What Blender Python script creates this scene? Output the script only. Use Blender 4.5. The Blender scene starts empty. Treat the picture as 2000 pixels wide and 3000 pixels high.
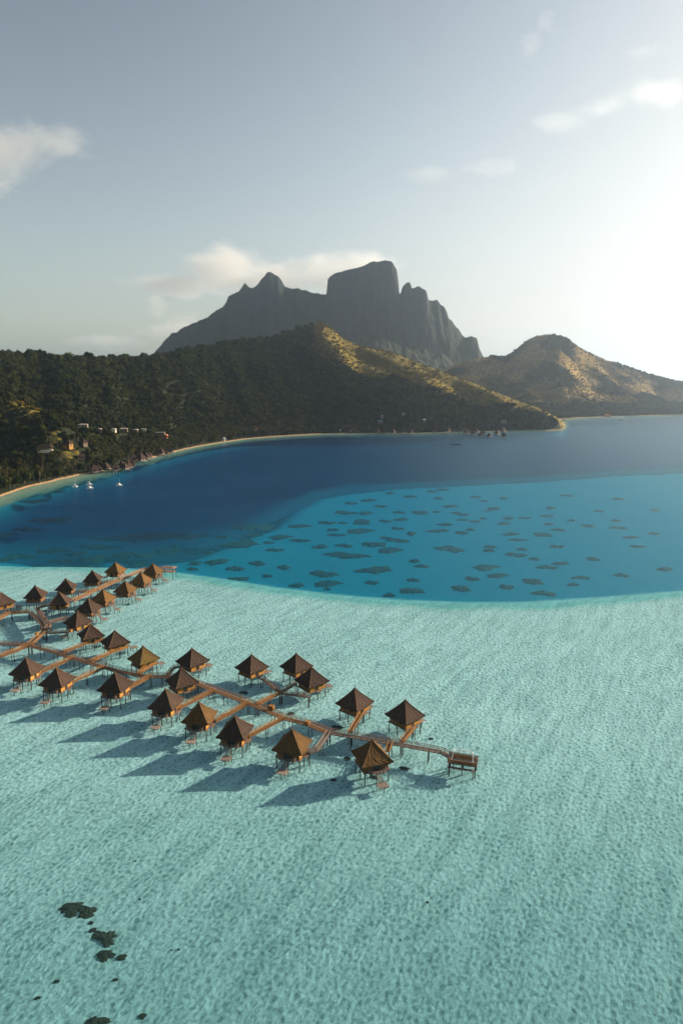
import bpy, math, random
import numpy as np
from mathutils import Vector, Matrix

random.seed(7)
rng = np.random.default_rng(11)
S = bpy.context.scene
C = S.collection
R = math.radians

# ------------------------------------------------------------------ camera
H = 110.0
P = R(10.76)
cam = bpy.data.cameras.new('camera')
cam.sensor_fit = 'VERTICAL'; cam.sensor_height = 36; cam.sensor_width = 24; cam.lens = 24
cam.clip_start = 1; cam.clip_end = 90000
camo = bpy.data.objects.new('camera', cam); C.objects.link(camo)
camo.location = (0, 0, H); camo.rotation_euler = (R(90) - P, 0, 0)
S.camera = camo

def ray(px, py):
    cx = (px - 1000) / 2000; cy = -(py - 1500) / 2000
    return cx, math.cos(P) + cy * math.sin(P), -math.sin(P) + cy * math.cos(P)
def at(px, py, z=0.0):
    d = ray(px, py); t = (z - H) / d[2]
    return d[0] * t, d[1] * t
def at_y(px, py, Y):
    d = ray(px, py); t = Y / d[1]
    return d[0] * t, H + d[2] * t

# ------------------------------------------------------------------ noise
def _hash(ix, iy, seed):
    n = (ix.astype(np.int64) * 374761393 + iy.astype(np.int64) * 668265263 + seed * 69069) & 0x7fffffff
    n = ((n ^ (n >> 13)) * 1274126177) & 0x7fffffff
    n = n ^ (n >> 16)
    return (n & 0xffff) / 65535.0
def vnoise(x, y, seed=0):
    x = np.asarray(x, float); y = np.asarray(y, float)
    ix = np.floor(x); iy = np.floor(y); fx = x - ix; fy = y - iy
    ux = fx * fx * (3 - 2 * fx); uy = fy * fy * (3 - 2 * fy)
    a = _hash(ix, iy, seed); b = _hash(ix + 1, iy, seed); c = _hash(ix, iy + 1, seed); d = _hash(ix + 1, iy + 1, seed)
    return (a * (1 - ux) + b * ux) * (1 - uy) + (c * (1 - ux) + d * ux) * uy
def fbm(x, y, seed=0, o=4):
    s = 0; amp = .5; t = 0
    for k in range(o):
        s = s + amp * vnoise(np.asarray(x) * 2 ** k + 17.3 * k, np.asarray(y) * 2 ** k - 9.1 * k, seed + k); t += amp; amp *= .5
    return s / t
def sstep(x):
    x = np.clip(x, 0, 1); return x * x * (3 - 2 * x)

# ------------------------------------------------------------------ mesh builder
class MB:
    def __init__(s): s.v = []; s.f = []; s.m = []; s.mi = 0
    def add(s, vs, fs):
        o = len(s.v); s.v.extend([tuple(v) for v in vs]); s.f.extend([tuple(i + o for i in f) for f in fs]); s.m.extend([s.mi] * len(fs)); return s
    def box(s, c, sz, rz=0.0, M=None):
        x, y, z = sz[0] / 2, sz[1] / 2, sz[2] / 2
        co, si = math.cos(rz), math.sin(rz); vs = []
        for dz in (-z, z):
            for dx, dy in ((-x, -y), (x, -y), (x, y), (-x, y)):
                vs.append((c[0] + dx * co - dy * si, c[1] + dx * si + dy * co, c[2] + dz))
        return s.add(vs, [(0, 3, 2, 1), (4, 5, 6, 7), (0, 1, 5, 4), (1, 2, 6, 5), (2, 3, 7, 6), (3, 0, 4, 7)])
    def tube(s, p0, p1, r0, r1=None, n=6):
        r1 = r0 if r1 is None else r1
        p0, p1 = Vector(p0), Vector(p1); d = (p1 - p0).normalized()
        a = d.orthogonal().normalized(); b = d.cross(a); vs = []
        for p, r in ((p0, r0), (p1, r1)):
            for k in range(n):
                t = 2 * math.pi * k / n; vs.append(p + a * math.cos(t) * r + b * math.sin(t) * r)
        fs = [(k, (k + 1) % n, n + (k + 1) % n, n + k) for k in range(n)] + [tuple(range(n - 1, -1, -1)), tuple(range(n, 2 * n))]
        return s.add(vs, fs)
    def bar(s, p0, p1, w, h):
        p0, p1 = Vector(p0), Vector(p1); d = (p1 - p0).normalized()
        up = Vector((0, 0, 1)); side = d.cross(up)
        side = side.normalized() if side.length > 1e-4 else Vector((1, 0, 0)); up = side.cross(d)
        vs = [p + side * a * w / 2 + up * b * h / 2 for p in (p0, p1) for a, b in ((-1, -1), (1, -1), (1, 1), (-1, 1))]
        return s.add(vs, [(0, 1, 2, 3), (7, 6, 5, 4), (0, 4, 5, 1), (1, 5, 6, 2), (2, 6, 7, 3), (3, 7, 4, 0)])
    def mesh(s, name, mats):
        me = bpy.data.meshes.new(name); me.from_pydata(s.v, [], s.f)
        for m in (mats if isinstance(mats, (list, tuple)) else [mats]): me.materials.append(m)
        if any(s.m): me.polygons.foreach_set('material_index', s.m)
        me.update(); return me
    def build(s, name, mats, parent=None):
        return link(name, s.mesh(name, mats), parent)

def link(name, me, parent=None):
    o = bpy.data.objects.new(name, me); C.objects.link(o)
    if parent: o.parent = parent
    return o
def tag(o, label=None, cat=None, group=None, kind=None):
    if label: o['label'] = label
    if cat: o['category'] = cat
    if group: o['group'] = group
    if kind: o['kind'] = kind
    return o
def empty(name, loc, rz=0.0):
    o = bpy.data.objects.new(name, None); C.objects.link(o); o.location = loc; o.rotation_euler = (0, 0, rz); o.empty_display_size = .5; return o
def copy_tree(o, parent=None):
    c = o.copy(); C.objects.link(c); c.parent = parent
    for ch in list(o.children): copy_tree(ch, c)
    return c

# ------------------------------------------------------------------ materials
class NT:
    def __init__(s, name):
        s.m = bpy.data.materials.new(name); s.m.use_nodes = True; s.t = s.m.node_tree; s.t.nodes.clear()
        s.out = s.n('ShaderNodeOutputMaterial')
    def n(s, typ, **kw):
        nd = s.t.nodes.new(typ)
        for k, v in kw.items():
            if k.startswith('i_'):
                key = k[2:]; key = int(key) if key.isdigit() else key.replace('_', ' ')
                if isinstance(v, bpy.types.NodeSocket): s.t.links.new(v, nd.inputs[key])
                else: nd.inputs[key].default_value = v
            else: setattr(nd, k, v)
        return nd
    def l(s, a, b): s.t.links.new(a, b)
    def math(s, op, a, b=0.0, c=None, clamp=False):
        nd = s.t.nodes.new('ShaderNodeMath'); nd.operation = op; nd.use_clamp = clamp
        for i, v in enumerate((a, b) if c is None else (a, b, c)):
            if isinstance(v, bpy.types.NodeSocket): s.l(v, nd.inputs[i])
            else: nd.inputs[i].default_value = v
        return nd.outputs[0]
    def mix(s, f, a, b):
        nd = s.t.nodes.new('ShaderNodeMix'); nd.data_type = 'RGBA'
        for i, v in ((0, f), (6, a), (7, b)):
            if isinstance(v, bpy.types.NodeSocket): s.l(v, nd.inputs[i])
            else: nd.inputs[i].default_value = v if i == 0 else (*v, 1) if len(v) == 3 else v
        return nd.outputs[2]
    def rng(s, v, a, b, c=0.0, d=1.0, smooth=False):
        nd = s.t.nodes.new('ShaderNodeMapRange')
        if smooth: nd.interpolation_type = 'SMOOTHSTEP'
        s.l(v, nd.inputs[0])
        for i, x in enumerate((a, b, c, d)): nd.inputs[i + 1].default_value = x
        return nd.outputs[0]
    def noise(s, vec, scale, detail=4, rough=.55, dist=0.0):
        nd = s.n('ShaderNodeTexNoise', i_Scale=scale, i_Detail=detail, i_Roughness=rough, i_Distortion=dist)
        s.l(vec, nd.inputs['Vector']); return nd.outputs['Fac']
    def mapping(s, vec, sc=(1, 1, 1), rot=(0, 0, 0), loc=(0, 0, 0)):
        nd = s.n('ShaderNodeMapping'); s.l(vec, nd.inputs[0]); nd.inputs['Scale'].default_value = sc; nd.inputs['Rotation'].default_value = rot; nd.inputs['Location'].default_value = loc
        return nd.outputs[0]
    def turned(s, vec, deg, sc):
        return s.mapping(s.mapping(vec, (1, 1, 1), (0, 0, R(deg))), sc)
    def bump(s, h, strength=.5, dist=.1, normal=None):
        nd = s.n('ShaderNodeBump', i_Strength=strength, i_Distance=dist); s.l(h, nd.inputs['Height'])
        if normal is not None: s.l(normal, nd.inputs['Normal'])
        return nd.outputs[0]
    def pos(s): return s.n('ShaderNodeNewGeometry').outputs['Position']
    def obj(s): return s.n('ShaderNodeTexCoord').outputs['Object']
    def rand(s): return s.n('ShaderNodeObjectInfo').outputs['Random']
    def principled(s, col, rough=.8, normal=None, spec=.3, metal=0.0):
        nd = s.n('ShaderNodeBsdfPrincipled')
        for k, v in (('Base Color', col), ('Roughness', rough), ('Specular IOR Level', spec), ('Metallic', metal)):
            if isinstance(v, bpy.types.NodeSocket): s.l(v, nd.inputs[k])
            else: nd.inputs[k].default_value = (*v, 1) if k == 'Base Color' else v
        if normal is not None: s.l(normal, nd.inputs['Normal'])
        s.l(nd.outputs[0], s.out.inputs[0]); return nd

def simple(name, c0, c1, scale=3.0, rough=.8, bump=.3, stretch=(1, 1, 1), spec=.25, bd=.03):
    k = NT(name); v = k.mapping(k.obj(), stretch)
    n = k.noise(v, scale, 5)
    col = k.mix(k.rng(n, .3, .7), c0, c1)
    hv = k.n('ShaderNodeHueSaturation', i_Value=k.rng(k.rand(), 0, 1, .8, 1.2)); k.l(col, hv.inputs['Color'])
    k.principled(hv.outputs[0], rough, k.bump(n, bump, bd), spec)
    return k.m

def thatch(name, c0, c1, c2):
    k = NT(name); o = k.obj()
    uv = k.n('ShaderNodeUVMap').outputs[0]
    st = k.noise(k.mapping(uv, (26, 2.2, 1)), 1.0, 5, .7)
    blot = k.noise(k.mapping(o, (1, 1, .6)), .8, 4, .6, .6)
    fine = k.noise(k.mapping(uv, (60, 6, 1)), 1.0, 2)
    col = k.mix(k.rng(st, .3, .7), c0, c1)
    col = k.mix(k.rng(blot, .45, .7, 0, .75), col, c2)
    hs = k.n('ShaderNodeHueSaturation', i_Value=k.rng(k.rand(), 0, 1, .78, 1.2)); k.l(col, hs.inputs['Color'])
    h = k.math('ADD', st, k.math('MULTIPLY', fine, .5))
    k.principled(hs.outputs[0], .9, k.bump(h, .9, .22), .15)
    return k.m

M = {}
M['thatch_grey'] = thatch('thatch_grey', (.018, .011, .009), (.072, .043, .031), (.043, .028, .019))
M['thatch_gold'] = thatch('thatch_gold', (.045, .026, .011), (.17, .09, .028), (.12, .064, .016))
M['thatch_brown'] = thatch('thatch_brown', (.035, .026, .010), (.14, .088, .024), (.10, .065, .012))
M['ridge'] = simple('ridge_thatch', (.07, .04, .02), (.20, .11, .05), 3, .9, .6)
M['bamboo'] = simple('bamboo_wall', (.27, .13, .025), (.42, .21, .045), 2.5, .7, .3, (8, 8, 1))
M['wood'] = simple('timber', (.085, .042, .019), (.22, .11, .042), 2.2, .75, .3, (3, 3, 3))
M['wood_sun_gold'] = simple('sunlit_gold_timber', (.16, .072, .018), (.33, .155, .038), 2.2, .75, .3, (3, 3, 3))  # gold of the sunlit rails put into the timber colour
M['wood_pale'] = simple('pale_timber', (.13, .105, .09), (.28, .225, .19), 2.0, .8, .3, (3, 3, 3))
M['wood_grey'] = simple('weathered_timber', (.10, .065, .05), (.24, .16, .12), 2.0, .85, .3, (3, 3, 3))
M['stilt'] = simple('stilt_timber', (.018, .014, .012), (.05, .036, .026), 1.5, .8, .3)
M['dark'] = simple('dark_opening', (.012, .012, .014), (.03, .028, .025), 2, .25, .1, spec=.5)
M['wood_shaded'] = simple('shaded_brown_panel', (.10, .05, .018), (.22, .11, .035), 2.2, .8, .3, (6, 6, 1))  # wall tone in shade, put into a browner base colour
M['white'] = simple('white_paint', (.66, .66, .64), (.82, .81, .78), 2, .5, .1)
M['white_metal'] = simple('white_painted_metal', (.70, .72, .72), (.8, .8, .8), 2, .35, .05)
M['pale_roof'] = simple('weathered_pale_roofing', (.26, .24, .22), (.44, .41, .38), .6, .8, .2)
M['cream'] = simple('cream_render', (.50, .42, .30), (.62, .54, .40), 1, .8, .2)
M['roof_blue'] = simple('blue_roofing', (.10, .18, .24), (.18, .27, .33), 1, .6, .2)
M['roof_red'] = simple('orange_roofing', (.42, .13, .05), (.58, .22, .09), 1, .7, .2)
M['coral'] = simple('coral_rock', (.006, .009, .008), (.095, .065, .040), 2.6, .95, 1.0, bd=.5)
M['coral_deep'] = simple('submerged_coral', (.002, .012, .014), (.012, .030, .026), .12, .95, .6, bd=.5)
M['bark'] = simple('palm_bark', (.10, .075, .05), (.20, .15, .11), 2, .9, .5)
M['navy'] = simple('dark_hull', (.012, .018, .024), (.02, .03, .04), 2, .4, .05)

def leafmat(name, c0, c1, c2):
    k = NT(name); g = k.n('ShaderNodeNewGeometry'); r = k.rand()
    big = k.noise(k.mapping(g.outputs['Position'], (1, 1, 1)), .012, 2)
    col = k.mix(k.rng(k.math('ADD', r, k.math('MULTIPLY', big, .8)), .35, 1.35), c0, c1)
    col = k.mix(k.rng(g.outputs['Random Per Island'], .3, 1, 0, .7), col, c2)
    d = k.n('ShaderNodeBsdfDiffuse'); k.l(col, d.inputs[0])
    t = k.n('ShaderNodeBsdfTranslucent'); k.l(col, t.inputs[0])
    mx = k.n('ShaderNodeMixShader'); mx.inputs[0].default_value = .25
    k.l(d.outputs[0], mx.inputs[1]); k.l(t.outputs[0], mx.inputs[2]); k.l(mx.outputs[0], k.out.inputs[0])
    return k.m
M['leaf'] = leafmat('broadleaf_foliage', (.006, .013, .004), (.045, .048, .010), (.027, .036, .008))
M['palm'] = leafmat('palm_foliage', (.010, .016, .005), (.060, .052, .013), (.035, .036, .009))
M['scrub'] = leafmat('scrub_foliage', (.07, .06, .012), (.18, .12, .02), (.12, .09, .015))

# ------------------------------------------------------------------ terrain tables
def ratio(x, y): return x / y
shore_px = [(-900, 1720), (-400, 1560), (-150, 1500), (0, 1455), (60, 1432), (140, 1414), (230, 1392), (330, 1374), (380, 1352), (430, 1345), (500, 1326), (560, 1312), (620, 1301), (720, 1286), (820, 1278), (950, 1271), (1100, 1270), (1200, 1270), (1280, 1268), (1400, 1265), (1500, 1262), (1600, 1261), (1640, 1259), (1656, 1250), (1662, 1238)]
sa, sY = [], []
for px, py in shore_px:
    x, y = at(px, py); sa.append(x / y); sY.append(y)
sa, sY = np.array(sa), np.array(sY)
ridge_px = [(-900, 1080, 900), (-300, 1070, 1000), (0, 1050, 1180), (150, 1056, 1250), (300, 1062, 1330), (450, 1058, 1480), (500, 1046, 1560), (600, 1024, 1680), (700, 1008, 1800), (800, 998, 1900), (870, 974, 1990), (920, 955, 2050), (945, 949, 2070), (975, 966, 2060), (1000, 990, 2040), (1050, 1014, 2010), (1100, 1025, 1980), (1150, 1033, 1940), (1200, 1054, 1900), (1300, 1092, 1820), (1400, 1128, 1760), (1500, 1168, 1700), (1600, 1208, 1650), (1650, 1236, 1630), (1664, 1240, 1700)]
ra, rY, rZ = [], [], []
for px, py, y in ridge_px:
    x, z = at_y(px, py, y); ra.append(x / y); rY.append(y); rZ.append(z)
ra, rY, rZ = map(np.array, (ra, rY, rZ))
a_end = sa[-1]
# far right hill
cs_px = [(1150, 1228), (1650, 1228), (1700, 1224), (1800, 1220), (2000, 1215), (2600, 1208)]
ca, cY = [], []
for px, py in cs_px:
    x, y = at(px, py); ca.append(x / y); cY.append(y)
cr_px = [(1100, 1100), (1200, 1095), (1290, 1088), (1350, 1062), (1400, 1050), (1440, 1046), (1480, 1050), (1500, 1040), (1520, 1016), (1545, 995), (1570, 984), (1600, 981), (1640, 985), (1665, 996), (1690, 1016), (1720, 1032), (1760, 1050), (1810, 1068), (1870, 1090), (1930, 1110), (2000, 1124), (2200, 1140), (2600, 1160)]
cra, crZ = [], []; CR = 3150.0
for px, py in cr_px:
    x, z = at_y(px, py, CR); cra.append(x / CR); crZ.append(z)
spur = [(-520, 900, 105), (-440, 905, 90), (-400, 905, 74), (-352, 880, 48), (-318, 850, 30), (-290, 830, 6)]

def seg_dist(X, Y, pts):
    bd = np.full(np.shape(X), 1e9); bz = np.zeros(np.shape(X))
    for (x0, y0, z0), (x1, y1, z1) in zip(pts[:-1], pts[1:]):
        dx, dy = x1 - x0, y1 - y0
        t = np.clip(((X - x0) * dx + (Y - y0) * dy) / (dx * dx + dy * dy), 0, 1)
        d = np.hypot(X - x0 - t * dx, Y - y0 - t * dy); z = z0 + t * (z1 - z0)
        b = d < bd; bd = np.where(b, d, bd); bz = np.where(b, z, bz)
    return bd, bz

def terrain(X, Y, full=False):
    X = np.asarray(X, float); Y = np.asarray(Y, float)
    a = X / Y
    Ys = np.interp(a, sa, sY); Yr = np.interp(a, ra, rY); Zr = np.interp(a, ra, rZ)
    u = 1000 + a * 1965                                     # rough photo column, only to vary the slope shape
    tf = np.interp(u, [0, 150, 350, 500, 700, 900, 1000, 1300, 1600], [.16, .20, .30, .24, .16, .10, .06, .05, .0])
    t = (Y - Ys) / np.maximum(Yr - Ys, 30)
    s = np.clip((t - tf) / (1 - tf), 0, 1)
    cv = np.interp(u, [700, 950, 1150, 1660], [0, .25, .85, 1.])
    sh = (1 - cv) * (0.45 * s + .55 * sstep(s)) + cv * (1 - (1 - s) ** 1.9)
    z = np.where(t < 0, -4 * np.clip(-t * 12, 0, 1), np.minimum(3.0, (Y - Ys) * .30) + (Zr - 3) * sh)
    n1 = fbm(X / 210, Y / 260, 3, 4) - .5
    ridg = 1 - np.abs(2 * fbm(X / 120 + .004 * Y, Y / 420, 9, 3) - 1)
    env = np.clip(s * 2.2, 0, 1) * np.clip((1 - s) * 2.6, 0, 1) * np.clip((Zr) / 120, 0, 1)
    z = z + env * (n1 * 78 + (ridg - .75) * 66)
    # behind the crest
    back = np.clip((Y - Yr) / 520, 0, 1)
    z = np.where(t > 1, Zr * (1 - sstep(back)) - 3 * back + n1 * 12 * back, z)
    endf = sstep((a_end - a) / .012)
    z = z * endf - 5 * (1 - endf)
    d, bz = seg_dist(X, Y, spur)
    sp = bz * np.exp(-(d / 62) ** 2) + n1 * 10 * np.exp(-(d / 70) ** 2)
    z = np.where((t > .02) & (d < 150), np.maximum(z, sp * sstep((t - .02) / .20)), z)
    # second hill
    Cs = np.interp(a, ca, cY); Cz = np.interp(a, cra, crZ)
    tc = (Y - Cs) / (CR - Cs); sc = np.clip((tc - .10) / .90, 0, 1)
    zc = np.where(tc < 0, -4 * np.clip(-tc * 12, 0, 1), np.minimum(3., (Y - Cs) * .30) + (Cz - 3) * (.5 * sc + .5 * sc ** 1.6))
    n2 = fbm(X / 260, Y / 300, 23, 4) - .5
    r2 = 1 - np.abs(2 * fbm(X / 170, Y / 430, 29, 3) - 1)
    zc = zc + np.clip(sc * 3, 0, 1) * np.clip((1 - sc) * 3, 0, 1) * (n2 * 70 + (r2 - .75) * 50)
    zc = np.where(tc > 1, Cz * (1 - sstep((Y - CR) / 600)) - 3 * np.clip((Y - CR) / 600, 0, 1), zc)
    isC = zc > z
    zz = np.maximum(z, zc)
    if not full: return zz
    gb = np.clip((s - .38) * 4, 0, 1) * np.interp(u, [880, 1000, 1600], [0, 1, 1]) * np.clip(1.6 * fbm(X / 70, Y / 110, 41, 3) + .25, 0, 1)
    gs = np.exp(-((d - 8) / 13) ** 2) * (bz > 30) * (fbm(X / 30, Y / 30, 44, 2) > .42)
    gc = np.clip(2.2 * (fbm(X / 120, Y / 160, 47, 3) - .28), 0, 1) * np.clip(sc * 2.2, 0, 1)
    grass = np.where(isC, gc, np.maximum(gb, .55 * gs * (t > .1)))
    return zz, np.clip(grass, 0, 1), isC, t, tc, u

def grid_mesh(name, xs, ys, Z, mat, attrs={}, keep=None):
    nx, ny = len(xs), len(ys)
    XX, YY = np.meshgrid(xs, ys)
    co = np.stack([XX, YY, Z], -1).reshape(-1, 3)
    i = np.arange(nx - 1)[None, :] + nx * np.arange(ny - 1)[:, None]
    q = np.stack([i, i + 1, i + nx + 1, i + nx], -1).reshape(-1, 4)
    if keep is not None:
        q = q[keep.reshape(-1)[q].any(1)]
        used = np.zeros(len(co), bool); used[q.reshape(-1)] = True
        idx = np.cumsum(used) - 1; q = idx[q]; co = co[used]
        attrs = {k: v.reshape(-1)[used] for k, v in attrs.items()}
    me = bpy.data.meshes.new(name)
    me.vertices.add(len(co)); me.vertices.foreach_set('co', co.astype(np.float32).ravel())
    me.loops.add(q.size); me.loops.foreach_set('vertex_index', q.astype(np.int32).ravel())
    me.polygons.add(len(q)); me.polygons.foreach_set('loop_start', np.arange(0, q.size, 4, dtype=np.int32)); me.polygons.foreach_set('loop_total', np.full(len(q), 4, np.int32))
    me.update(calc_edges=True); me.validate()
    me.polygons.foreach_set('use_smooth', np.ones(len(q), bool))
    for k, v in attrs.items():
        at_ = me.attributes.new(k, 'FLOAT', 'POINT'); at_.data.foreach_set('value', v.reshape(-1).astype(np.float32))
    me.materials.append(mat)
    o = link(name, me); return o

# hills ------------------------------------------------------------
k = NT('hill_ground'); p = k.pos()
att = k.n('ShaderNodeAttribute', attribute_name='grass').outputs['Fac']
far = k.n('ShaderNodeAttribute', attribute_name='farhill').outputs['Fac']
sepz = k.n('ShaderNodeSeparateXYZ'); k.l(p, sepz.inputs[0])
n = k.noise(p, .035, 6, .65); n2 = k.noise(p, .22, 4, .6)
forest = k.mix(k.rng(n, .3, .7), (.007, .012, .005), (.020, .024, .009))
grass = k.mix(k.rng(n, .3, .68), (.062, .060, .012), (.20, .145, .022))
grassf = k.mix(k.rng(n, .3, .68), (.12, .090, .020), (.30, .20, .060))
grass = k.mix(far, grass, grassf)
g2 = k.rng(k.math('ADD', att, k.math('MULTIPLY', k.math('SUBTRACT', n2, .5), .9)), .3, .6)
col = k.mix(g2, forest, grass)
sandf = k.rng(k.math('ADD', sepz.outputs[2], k.math('MULTIPLY', n2, 1.6)), 1.7, 2.2, 1, 0)
sand = k.mix(n2, (.26, .16, .08), (.42, .27, .15))
col = k.mix(sandf, col, sand)
k.principled(col, .95, k.bump(n2, .8, 2.5), .1)
M['hill'] = k.m
xs = np.arange(-1500, 2700, 8.0); ys = np.arange(380, 3900, 8.0)
XX, YY = np.meshgrid(xs, ys)
Z, G, isC, T, TC, U = terrain(XX, YY, True)
hills = grid_mesh('hills', xs, ys, Z, M['hill'], {'grass': G, 'farhill': isC.astype(float)}, keep=Z > -3.4)
tag(hills, 'forested green and golden hills behind the lagoon with a sandy shore', kind='structure')

def hz(x, y): return float(terrain(np.array([x]), np.array([y]))[0])
def on_land(px, py, y0=500, y1=3400):
    d = ray(px, py)
    ys_ = np.arange(y0, y1, 2.0); t = ys_ / d[1]; x = d[0] * t; z = H + d[2] * t
    g = terrain(x, ys_); i = np.argmax(g >= z)
    return float(x[i]), float(ys_[i]), float(max(g[i], .3))

# mountain ---------------------------------------------------------
mp = [(380, 1090), (430, 1050), (459, 1035), (487, 994), (510, 977), (551, 956), (582, 941), (620, 923), (648, 900), (662, 886), (669, 866), (700, 850), (715, 829), (735, 846), (755, 838), (772, 817), (789, 798), (815, 809), (832, 835), (858, 846), (898, 848), (927, 860), (957, 865), (958, 822), (968, 812), (985, 800), (1030, 790), (1053, 784), (1088, 771), (1128, 762), (1148, 766), (1160, 786), (1165, 815), (1168, 862), (1173, 864), (1177, 846), (1188, 829), (1200, 832), (1206, 846), (1228, 843), (1246, 855), (1254, 881), (1283, 878), (1295, 895), (1309, 912), (1315, 932), (1335, 953), (1352, 981), (1363, 990), (1378, 984), (1395, 993), (1401, 1021), (1409, 1039), (1430, 1080), (1470, 1120), (1540, 1170)]
MY = 3950.0
mx_, mz_ = [], []
for px, py in mp:
    x, z = at_y(px, py, MY); mx_.append(x); mz_.append(z)
xs = np.arange(mx_[0] - 60, mx_[-1] + 60, 4.5)
ys = np.concatenate([MY + np.arange(-900, -200, 25), MY + np.arange(-200, 60, 7), MY + np.arange(60, 900, 40)])
XX, YY = np.meshgrid(xs, ys)
wob = (fbm(YY / 90, XX / 400, 61, 3) - .5) * 26
crest = np.interp(XX + wob * np.clip(np.abs(YY - MY) / 90, 0, 1), mx_, mz_)
crest = crest + (fbm(XX / 22, YY / 30, 63, 4) - .5) * 24
gul = fbm(XX / 150 + (YY - MY) / 600, YY / 500, 65, 4)
gul2 = 1 - np.abs(2 * fbm(XX / 50, YY / 260, 66, 4) - 1)
kw = int(170 / 4.5); base_c = np.interp(xs, mx_, mz_); smc = np.convolve(np.pad(base_c, kw, mode='edge'), np.hanning(2 * kw + 1) / np.hanning(2 * kw + 1).sum(), 'valid')
fw = sstep((np.abs(YY - MY) - 25) / 130)
crest = crest * (1 - fw) + np.minimum(smc[None, :] + (fbm(XX / 60, YY / 60, 64, 4) - .5) * 90, crest + 40) * fw
# ridge line wanders front and back so that buttresses catch the light
yr = MY + (gul - .5) * 110 + (gul2 - .5) * 4
d = np.where(YY < yr, (yr - YY), (YY - yr) * .8)
d = np.maximum(d - 14, 0)
fall = np.where(d < 150, 1 - .52 * (d / 150) ** 1.15, .48 * np.clip(1 - (d - 150) / 700, 0, 1) ** 1.2)
Zm = crest * fall + (gul - .5) * 90 * np.clip(d / 160, 0, 1) * (fall > .02) + (gul2 - .7) * 8 * np.clip(d / 90, 0, 1) * (fall > .03) + (fbm(XX / 34, YY / 34, 68, 4) - .5) * 34 * np.clip(d / 60, 0, 1)
Zm = np.maximum(Zm, -3)
k = NT('mountain_rock'); p = k.pos(); g = k.n('ShaderNodeNewGeometry'); sp_ = k.n('ShaderNodeSeparateXYZ'); k.l(g.outputs['Normal'], sp_.inputs[0])
n = k.noise(k.mapping(p, (1, .4, .25)), .03, 7, .65); n2 = k.noise(p, .02, 6, .6)
rock = k.mix(k.rng(n, .35, .65), (.010, .014, .020), (.034, .038, .044))
veg = k.mix(n2, (.008, .016, .009), (.026, .036, .016))
col = k.mix(k.rng(k.math('ADD', sp_.outputs[2], k.math('MULTIPLY', k.math('SUBTRACT', n2, .5), .8)), .28, .50), rock, veg)
k.principled(col, .95, k.bump(n, 1, 16), .1)
mo = grid_mesh('mountain', xs, ys, Zm, k.m)
tag(mo, 'tall hazy rock mountain with a flat topped summit block behind the hills', kind='structure')

# ------------------------------------------------------------------ water and sea bed
near_px = [(-900, 1670), (-300, 1668), (0, 1670), (130, 1669), (330, 1676), (490, 1690), (640, 1712), (800, 1738), (1000, 1762), (1200, 1778), (1400, 1785), (1560, 1784), (1700, 1775), (1850, 1765), (2000, 1752), (2400, 1725), (3200, 1690)]
nb = [at(*q) for q in near_px]
nbx = np.array([q[0] for q in nb]); nby = np.array([q[1] for q in nb])
far_px = [(-900, 1600), (-200, 1606), (0, 1606), (350, 1598), (560, 1568), (720, 1532), (850, 1482), (930, 1440), (1000, 1420), (1200, 1414), (1400, 1406), (1600, 1394), (1800, 1380), (2000, 1370), (2500, 1345)]
fb = [at(*q) for q in far_px]; fbx = np.array([q[0] for q in fb]); fby = np.array([q[1] for q in fb])

def lines(a, b, st, lo, hi):
    l = list(np.arange(a, b + .1, st)); s_ = st
    while l[-1] < hi: s_ *= 1.25; l.append(l[-1] + s_)
    s_ = st; r = []; x = a
    while x > lo: s_ *= 1.25; x -= s_; r.append(x)
    return np.array(r[::-1] + l)
xs = lines(-700, 1300, 8, -32000, 32000); ys = lines(60, 2500, 8, -3000, 34000)
XX, YY = np.meshgrid(xs, ys); YYp = np.maximum(YY, 50)
Yn = np.interp(XX, nbx, nby); Yf = np.interp(XX, fbx, fby)
wf = np.interp(XX, [-230, -60, 0, 60, 400], [120, 120, 70, 20, 26])
deep = sstep((YY - Yf + (fbm(XX / 45, YY / 60, 71, 3) - .5) * wf * .9) / wf + .5)
a = XX / YYp
ds = np.interp(a, sa, sY) - YY
ds = np.where(a > a_end, np.interp(a, ca, cY) - YY, ds)
ds = np.where(YY < 380, 400, ds)
shore = np.exp(-np.clip(ds, 0, 1e5) / np.interp(a, [-.6, -.45, -.2, .3], [60, 55, 34, 26]))
shal = 1 - sstep((YY - Yn) / 20 - .5)
bedz = -1.0 * shal + (1 - shal) * (-5 - 18 * deep) * (1 - .85 * shore)
bedz = np.minimum(bedz, -1.0)
bedz = np.where((ds < 0), -6, bedz)

k = NT('sea_bed'); p = k.pos()
sp_ = k.n('ShaderNodeSeparateXYZ'); k.l(p, sp_.inputs[0])
v1 = k.turned(p, 30, (1.25, .85, 1))
# sand ripples: real relief (bump) lit by the low sun; caustic flecks painted below
vor = k.n('ShaderNodeTexVoronoi', feature='SMOOTH_F1', i_Scale=.75); vor.inputs['Smoothness'].default_value = .6
k.l(k.n('ShaderNodeVectorMath', operation='ADD', i_0=v1, i_1=k.n('ShaderNodeTexNoise', i_Scale=.5, i_Vector=p).outputs['Color']).outputs[0], vor.inputs['Vector'])
rip = k.noise(v1, 1.5, 4, .6, .9)
rip2 = k.noise(k.turned(p, 31, (1, .16, 1)), .34, 4, .6, .5)
fine = k.noise(k.turned(p, 30, (1, .7, 1)), 4.2, 3, .6, .3)
hgt = k.math('ADD', k.math('MULTIPLY', vor.outputs['Distance'], .55), k.math('ADD', k.math('MULTIPLY', rip, .40), k.math('MULTIPLY', rip2, .7)))
big = k.noise(p, .02, 4, .55)
sand = k.mix(big, (.66, .67, .60), (.78, .77, .70))
sand = k.mix(k.rng(rip, .35, .7), k.mix(.4, sand, (.45, .54, .5)), sand)
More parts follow.
